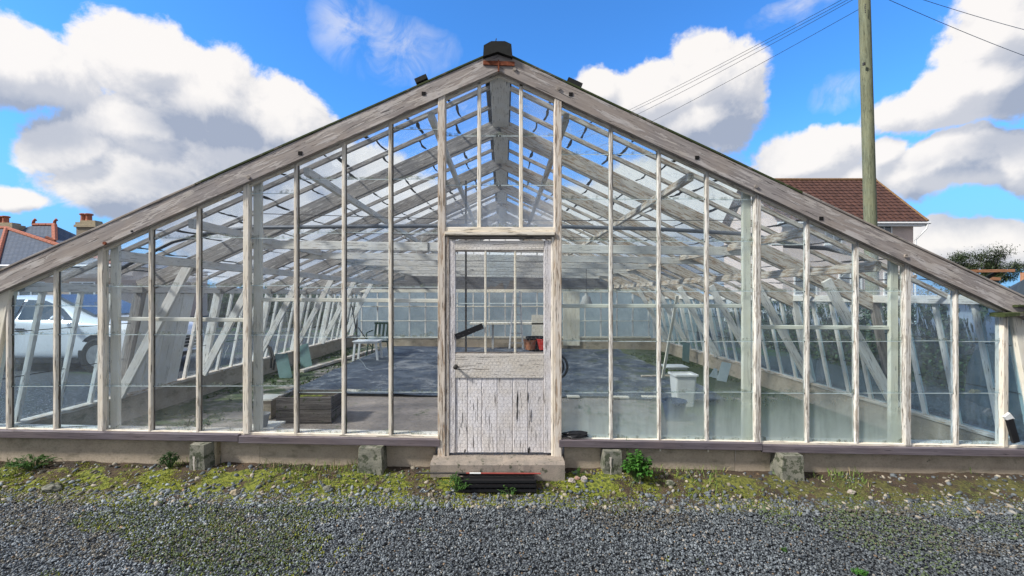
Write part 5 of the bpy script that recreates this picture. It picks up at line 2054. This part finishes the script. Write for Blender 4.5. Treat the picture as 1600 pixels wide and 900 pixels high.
def right_house():
    Ye, Yr = 24.0, 27.6
    ze = P(0, 347, Ye).z
    zr_ = P(0, 282, Yr).z
    xe = P(1450, 345, Ye).x
    xw = P(1427, 345, Ye + .35).x
    x0 = 15.2
    e = empty('tiled_house', (16, Ye + 3, -.3), 'two storey pink rendered house with brown tiled roof behind the utility pole', 'house')
    mb = MB(); mb.box((x0 + .5, Ye + .35, -.5), (xw, Yr * 2 - Ye - .35, ze - .02)); mb.build('wall', M['render_pink'], e)
    mb = MB()
    mb.prism([(xw - .012, Ye + .35, ze - .02), (xw - .012, 2 * Yr - Ye - .35, ze - .02), (xw - .012, Yr, zr_ - .25)], (-.3, 0, 0))
    mb.build('gable', M['render_pink'], e)
    mb = MB()
    mb.prism([(x0 + .51, Ye + .35, ze - .02), (x0 + .51, Yr, zr_ - .25), (x0 + .51, 2 * Yr - Ye - .35, ze - .02)], (.3, 0, 0))
    mb.build('gable', M['render_pink'], e)
    # the end of the roof is hipped back a little
    xr = P(1368, 281, Yr).x
    pantile_roof('roof', (x0, Ye, ze), (xe, Ye, ze), (xr, Yr, zr_), (x0, Yr, zr_), e)
    mb = MB(); mb.add([(x0, 2 * Yr - Ye, ze), (x0, Yr, zr_), (xr, Yr, zr_), (xe, 2 * Yr - Ye, ze)], [(0, 1, 2, 3)])
    mb.add([(xe, Ye + .01, ze), (xe, 2 * Yr - Ye, ze), (xr, Yr, zr_)], [(0, 1, 2)])
    mb.build('rear_slope', M['brown_tile'], e)
    mb = MB(); mb.tube([(x0, Yr, zr_ + .04), (xr, Yr, zr_ + .04)], .11, 8)
    mr_ = simple('mossy_ridge', (.26, .15, .07), .9, var=.5)
    mb.build('ridge_tile', mr_, e)
    mb = MB(); mb.tube([(xr, Yr, zr_ + .03), (xe, Ye, ze + .08)], .06, 8); mb.build('hip_tile', mr_, e)
    mb = MB(); mb.box((x0, Ye - .02, ze - .22), (xe - .03, Ye + .04, ze - .02)); mb.box((x0, Ye + .041, ze - .2), (xe - .05, Ye + .36, ze - .17)); mb.build('fascia', M['upvc'], e)
    mb = MB(); mb.tube([(x0, Ye - .08, ze - .06), (xe + .05, Ye - .08, ze - .06)], .06, 8)
    mb.tube([(xe - .1, Ye - .08, ze - .1), (xe - .12, Ye - .05, ze - .35), (xw + .06, Ye + .28, ze - .95), (xw + .06, Ye + .3, -.3)], .045, 8)
    mb.build('gutter', M['upvc'], e)
    window(1368, 351, 1393, 382, Ye + .35, e)
    window(1288, 351, 1315, 382, Ye + .35, e)
    for px in (1240, 1310, 1380):
        window(px, 425, px + 36, 462, Ye + .35, e)


right_house()


def left_house():
    Y0 = 22.0
    e = empty('slate_house', (-24, Y0 + 4, .3), 'bungalow with blue slate hipped roofs and red ridge tiles beyond the left side', 'house')
    ze = P(0, 414, Y0).z
    # front block: pyramid like hipped roof
    ap = P(10, 357, Y0 + 3.6)
    xl, xr = ap.x - 1.2, None
    # right hip passes px (100,388)
    er = P(182, 420, Y0)
    el = P(-6, 414, Y0)
    apl = ap + Vector((-.3, 0, 0))
    vs = [Vector((-37, Y0, ze)), Vector((el.x, Y0, ze)), Vector((er.x, Y0, ze)), Vector((er.x, Y0 + 7.5, ze)), ap, Vector((-33, Y0 + 3.6, ap.z))]
    mb = MB(); mb.add([vs[1], vs[2], ap], [(0, 1, 2)]); mb.add([vs[2], vs[3], ap], [(0, 1, 2)]); mb.add([vs[0], vs[1], ap, vs[5]], [(0, 1, 2, 3)])
    mb.add([Vector((-37, Y0 + 7.5, ze)), vs[3], ap, vs[5]], [(3, 2, 1, 0)])
    o = mb.build('roof', M['slate'], e, vs[1])
    # use sloped object frame for the slate pattern
    import mathutils
    sl_ = mathutils.Matrix.Rotation(math.atan2(ap.z - ze, 3.6), 4, 'X')
    o.data.transform(sl_.inverted()); o.matrix_basis = o.matrix_basis @ sl_
    mb = MB()

    def ridge(p, q, r=.11, n=None):
        n = n or max(3, int((q - p).length / .4))
        for k in range(n):
            a, b = p.lerp(q, k / n), p.lerp(q, (k + .94) / n)
            mb.tube([a, b], r, 7)
    ridge(ap + Vector((0, 0, .03)), vs[1] + Vector((0, 0, .05)))
    ridge(ap + Vector((0, 0, .03)), vs[2] + Vector((0, 0, .05)))
    ridge(vs[5] + Vector((0, 0, .03)), ap + Vector((0, 0, .03)))
    mb.build('ridge_tile', M['red_ridge'], e)
    mb = MB()
    # rear block
    Y1 = 27.5
    r0, r1 = P(52, 352, Y1), P(85, 352, Y1)
    zb = P(0, 402, Y1 - 3).z
    q = [Vector((r0.x - 3, Y1 - 3, zb)), Vector((r1.x + 2.7, Y1 - 3, zb)), Vector((r1.x + 3.2, Y1 + 3, zb)), Vector((r0.x - 3, Y1 + 3, zb))]
    m2 = MB(); m2.add([q[0], q[1], r1, r0], [(0, 1, 2, 3)]); m2.add([q[1], q[2], r1], [(0, 1, 2)]); m2.add([q[3], q[0], r0], [(0, 1, 2)]); m2.add([q[2], q[3], r0, r1], [(0, 1, 2, 3)])
    o = m2.build('roof', M['slate'], e, q[0])
    sl_ = mathutils.Matrix.Rotation(math.atan2(r0.z - zb, 3.0), 4, 'X')
    o.data.transform(sl_.inverted()); o.matrix_basis = o.matrix_basis @ sl_
    ridge(r0 + Vector((0, 0, .03)), r1 + Vector((0, 0, .03)))
    ridge(r1 + Vector((0, 0, .03)), P(86, 378, Y1 - 1.6), .14)
    ridge(P(72, 371, Y1 - 2.5), P(86, 377, Y1 - 2.4), .1)
    mb.build('ridge_tile', M['red_ridge'], e)
    for r_ in (r0, r1):
        m3 = MB(); m3.tube([r_ + Vector((0, 0, .05)), r_ + Vector((.02, 0, .25)), r_ + Vector((.12, 0, .38)), r_ + Vector((.2, 0, .3))], [.09, .08, .07, .04], 7)
        m3.build('finial', M['red_ridge'], e, smooth=True)
    m4 = MB(); m4.box((-37, Y0 - .06, ze - .17), (er.x, Y0 + .02, ze - .0)); m4.build('fascia', M['upvc'], e)
    m4 = MB(); m4.tube([(-37, Y0 - .12, ze - .05), (er.x, Y0 - .12, ze - .05)], .06, 8); m4.build('gutter', M['upvc'], e)
    m4 = MB(); m4.box((-37, Y0 + .3, -.3), (er.x - .3, Y0 + 7.2, ze - .02)); m4.build('wall', M['render_cream'], e)
    m4 = MB(); m4.box((q[0].x + .3, Y1 - 2.7, 0), (q[1].x - .3, Y1 + 2.7, zb - .02)); m4.build('wall', M['render_cream'], e)
    for px in (-60, 30, 110):
        window(px, 440, px + 40, 470, Y0 + .3, e)

    def chimney(px0, px1, py0, py1, Y, pots):
        a, b = P(px0, py1, Y), P(px1, py0, Y)
        m5 = MB(); m5.box((a.x + .08, Y, a.z - 1.5), (b.x - .08, Y + .7, b.z))
        ch = m5.build('chimney', M['chimney'], e)
        m5 = MB()
        m5.box((a.x, Y - .08, b.z + .001), (b.x, Y + .78, b.z + .14)); m5.box((a.x + .05, Y - .03, b.z + .141), (b.x - .05, Y + .73, b.z + .3))
        m5.box((a.x + .2, Y + .1, b.z + .301), (b.x - .2, Y + .6, b.z + .42))
        m5.build('chimney_cap', M['footing_pale'], ch)
        for px in pots:
            c_ = P(px, 0, Y + .3); c_.z = b.z + .42
            m6 = MB(); m6.lathe([(.17, 0), (.15, .08), (.145, .32), (.21, .36), (.21, .41), (.15, .44), (.0, .44)], c_, 14); m6.build('chimney_pot', M['red_ridge'], ch)
    chimney(117, 151, 355, 385, 25.5, (131, 139))
    chimney(-14, 21, 358, 375, 26.5, (-1, 9))


left_house()

# ------------------------------------------------------------------ utility pole and wires
M['pole'] = wood('pole_wood', (0.25, 0.27, 0.18), (0.11, 0.12, 0.075), crack=.4)
def pole():
    Y = 10.0
    b, t_ = P(1364, 462, Y), P(1349, -60, Y)
    b = Vector((b.x + .04, Y, -.4))
    e = empty('utility_pole', b, 'tall greenish timber utility pole behind the right roof slope', 'pole')
    d = (t_ - b)
    L = d.length
    mb = MB()
    n = 14
    mb2 = [(0, 0, 0)]
    me = MB()
    me.tube([(L * i / n, 0, 0) for i in range(n + 1)], [.136 - .026 * i / n for i in range(n + 1)], 18)
    o = me.build('shaft', M['pole'], None, (0, 0, 0), smooth=True)
    x = d.normalized()
    y = Vector((0, 1, 0)).cross(x).normalized()
    z = x.cross(y)
    o.matrix_basis = Matrix.Translation(b) @ Matrix((x, y, z)).transposed().to_4x4()
    attach(o, e)
    top = t_
    m = MB(); m.bar(top + Vector((-.7, 0, -.25)), top + Vector((.7, 0, -.25)), .1, .1); m.build('crossarm', M['grey_wood'], e)
    m = MB()
    for k in range(5):
        q = P(1352, 8 + k * 3, Y - .16); m.tube([q, q + Vector((0, 0, .02))], .012, 6)
    q = P(1350, 100, Y - .14); m.box(q - Vector((.02, .02, .03)), q + Vector((.02, .02, .03)))
    m.build('fitting', M['iron'], e)
    ws = [((1350, -19), (900, 207), 40, 'overhead wire running left from the pole top, uppermost of four'),
          ((1350, -14), (905, 209), 41, 'overhead wire running left from the pole, just under the uppermost'),
          ((1350, -10), (910, 216), 40, 'overhead wire running left from the pole, third of four from the top'),
          ((1350, 10), (900, 244), 38, 'lowest overhead wire running left from the pole, apart from the others'),
          ((1354, -16), (1750, 132), 22, 'overhead wire running right from the pole, the lower one'),
          ((1354, -30), (1750, 75), 22, 'overhead wire running right from the pole, the upper one')]
    for (p, q, Yq, lab) in ws:
        A, B = P(*p, Y), P(*q, Yq)
        pts = []
        for i in range(21):
            s_ = i / 20
            w = A.lerp(B, s_); w.z -= 4 * s_ * (1 - s_) * .25
            pts.append(w)
        m = MB(); m.tube(pts, [.006 + .007 * i / 20 for i in range(21)], 5)
        tag(m.build('overhead_wire', M['black']), lab, 'wire', 'overhead wires on the utility pole')


pole()

# ------------------------------------------------------------------ car
def car():
    m, t = new_mat('car_paint')
    p = t.n('ShaderNodeBsdfPrincipled', {'Base Color': (.80, .81, .82, 1), 'Roughness': .3, 'Coat Weight': .6, 'Coat Roughness': .05})
    t.n('ShaderNodeOutputMaterial', {'Surface': p.outputs[0]})
    paint = m
    tyre = simple('tyre', (.02, .02, .02), .85)
    gl = simple('car_glass', (.05, .08, .11), .05, var=.1, spec=1.0)
    dark = simple('car_trim', (.025, .025, .028), .5)
    lamp = simple('headlamp', (.65, .68, .72), .1, spec=1)
    nose = -6.9
    Yn = 8.35      # near side
    W = 1.85
    g0 = .10
    e = empty('parked_car', (nose - 2.3, Yn + W / 2, g0), 'white car parked outside the left wall, seen through the glass', 'car')
    # stations along the length from nose (u=0) backwards: hood/roof height, belt half width etc.
    st = [  # u, bottom z, shoulder z, top z, half width low, half width top
        (0.00, .30, .55, .62, .70, .60), (0.06, .22, .72, .80, .84, .70), (0.25, .20, .82, .92, .90, .74), (0.60, .20, .90, 1.00, .92, .76), (1.05, .20, .95, 1.04, .925, .76),
        (1.35, .20, .97, 1.12, .925, .72), (1.75, .20, .98, 1.33, .925, .66), (2.15, .20, .99, 1.47, .925, .62), (2.7, .20, 1.0, 1.52, .925, .61), (3.4, .20, 1.0, 1.50, .925, .61),
        (3.9, .20, 1.0, 1.42, .92, .61), (4.3, .22, 1.0, 1.18, .90, .64), (4.55, .25, .95, 1.02, .86, .66), (4.62, .35, .8, .9, .78, .6)]
    vs, fs = [], []
    half = 9
    for (u, zb, zsld, zt, hw, ht) in st:
        prof = [(hw * .9, zb), (hw, zb + .12), (hw * 1.0, (zb + zsld) / 2), (hw * .985, zsld - .06), (hw * .95, zsld), (ht + (hw - ht) * .35, zsld + (zt - zsld) * .5), (ht, zt - .04 * (zt - zsld) * 3), (ht * .8, zt), (0, zt + .015)]
        ring = [(y, z) for y, z in prof] + [(-y, z) for y, z in prof[-2::-1]]
        for y, z in ring:
            vs.append(Vector((nose - u, Yn + W / 2 + y, g0 + z)))
    n = 2 * half - 1
    for i in range(len(st) - 1):
        for k in range(n - 1):
            fs.append((i * n + k, i * n + k + 1, (i + 1) * n + k + 1, (i + 1) * n + k))
        fs.append((i * n + n - 1, i * n, (i + 1) * n, (i + 1) * n + n - 1))
    fs.append(tuple(range(n))); fs.append(tuple(reversed(range(len(vs) - n, len(vs)))))
    body = mesh_obj('body', vs, fs, paint, e, vs[0], smooth=True)
    ms = body.modifiers.new('s', 'SUBSURF'); ms.levels = 1; ms.render_levels = 2

    def surf_y(u, z, side):
        # half width at a station and height
        for a, b in zip(st, st[1:]):
            if a[0] <= u <= b[0]:
                f = (u - a[0]) / (b[0] - a[0])
                q = [x + (y - x) * f for x, y in zip(a, b)]
                break
        _, zb, zs, zt, hw, ht = q
        if z <= zs: h = hw * .985
        else: h = hw * .95 + (ht - hw * .95) * min(1, (z - zs) / (zt - zs))
        return Yn + W / 2 + side * h

    def panel(name, uz, mat, off=.012, side=-1, th=.01):
        pts = [Vector((nose - u, surf_y(u, z, side) + side * off, g0 + z)) for u, z in uz]
        mb = MB(); mb.prism(pts, (0, -side * th, 0)); return mb.build(name, mat, e)
    for sd in (-1, 1):
        panel('side_window', [(1.50, 1.03), (2.55, 1.04), (2.55, 1.42), (2.2, 1.40), (1.85, 1.27)], gl, .012, sd)
        panel('side_window', [(2.62, 1.04), (3.75, 1.05), (3.72, 1.34), (3.3, 1.42), (2.62, 1.43)], gl, .012, sd)
        for u in (1.3, 2.58, 3.7):
            panel('door_seam', [(u, .32), (u + .012, .32), (u + .012, .98), (u, .98)], dark, .006, sd)
        panel('sill_trim', [(1.3, .20), (3.5, .20), (3.5, .30), (1.3, .30)], dark, .008, sd)
        for u in (2.35, 3.4):
            panel('door_handle', [(u, .84), (u + .2, .84), (u + .2, .87), (u, .87)], dark, .03, sd, .02)
        c_ = Vector((nose - 1.62, Yn + W / 2 + sd * 1.02, g0 + 1.06))
        lm = lumpy('mirror', c_, .08, .11, .075, paint, 1, .02)
        attach(lm, e)
        for u in (.92, 3.72):
            c_ = Vector((nose - u, Yn + W / 2 + sd * .86, g0 + .34))
            w = MB(); w.tube([c_ + Vector((0, -sd * .14, 0)), c_ + Vector((0, sd * .06, 0)), c_ + Vector((0, sd * .085, 0))], [.34, .34, .31], 28)
            wh = w.build('wheel', tyre, e)
            w = MB(); w.tube([c_ + Vector((0, sd * .08, 0)), c_ + Vector((0, sd * .092, 0))], .21, 20); w.build('rim', M['metal'], wh)
            w = MB(); w.tube([c_ + Vector((0, -sd * .1, .03)), c_ + Vector((0, sd * .062, .03))], .40, 28); w.build('wheel_arch', dark, e)
    # windscreen
    ww = [Vector((nose - 1.22, Yn + W / 2 - .70, g0 + 1.085)), Vector((nose - 1.22, Yn + W / 2 + .70, g0 + 1.085)), Vector((nose - 2.12, Yn + W / 2 + .57, g0 + 1.485)), Vector((nose - 2.12, Yn + W / 2 - .57, g0 + 1.485))]
    mb = MB(); mb.prism(ww, Vector((.02, 0, .045))); mb.build('windscreen', gl, e)
    # front: grille, lamps, bumper, plate
    mb = MB()
    for k in range(4):
        mb.bar((nose + .02, Yn + .45, g0 + .42 + k * .07), (nose + .02, Yn + W - .45, g0 + .42 + k * .07), .04, .045)
    mb.build('grille', dark, e)
    for sd in (-1, 1):
        mb = MB(); mb.bar((nose - .02, Yn + W / 2 + sd * .5, g0 + .66), (nose - .16, Yn + W / 2 + sd * .82, g0 + .70), .06, .12); mb.build('headlight', lamp, e)
    mb = MB(); mb.bar((nose + .03, Yn + .12, g0 + .27), (nose + .03, Yn + W - .12, g0 + .27), .1, .07); mb.build('bumper', dark, e)


car()


# ------------------------------------------------------------------ pale outbuilding beyond the far end
def outbuilding():
    Y = 16.6
    e = empty('outbuilding', (0.5, Y, -.1), 'pale low outbuilding with slate roof beyond the far end of the greenhouse', 'outbuilding')
    mb = MB(); mb.box((-5.6, Y, -.2), (7.4, Y + 3.5, 2.45)); mb.build('wall', M['pale_wall'], e)
    mb = MB(); mb.prism([(-5.9, Y - .25, 2.46), (-5.9, Y + 3.8, 2.46), (-5.9, Y + 1.8, 3.0)][::-1], (13.6, 0, 0)); mb.build('roof', M['slate'], e)


M['pale_wall'] = concrete('pale_wall', (0.40, 0.42, 0.42), (0.30, 0.32, 0.33), scale=.8)
outbuilding()
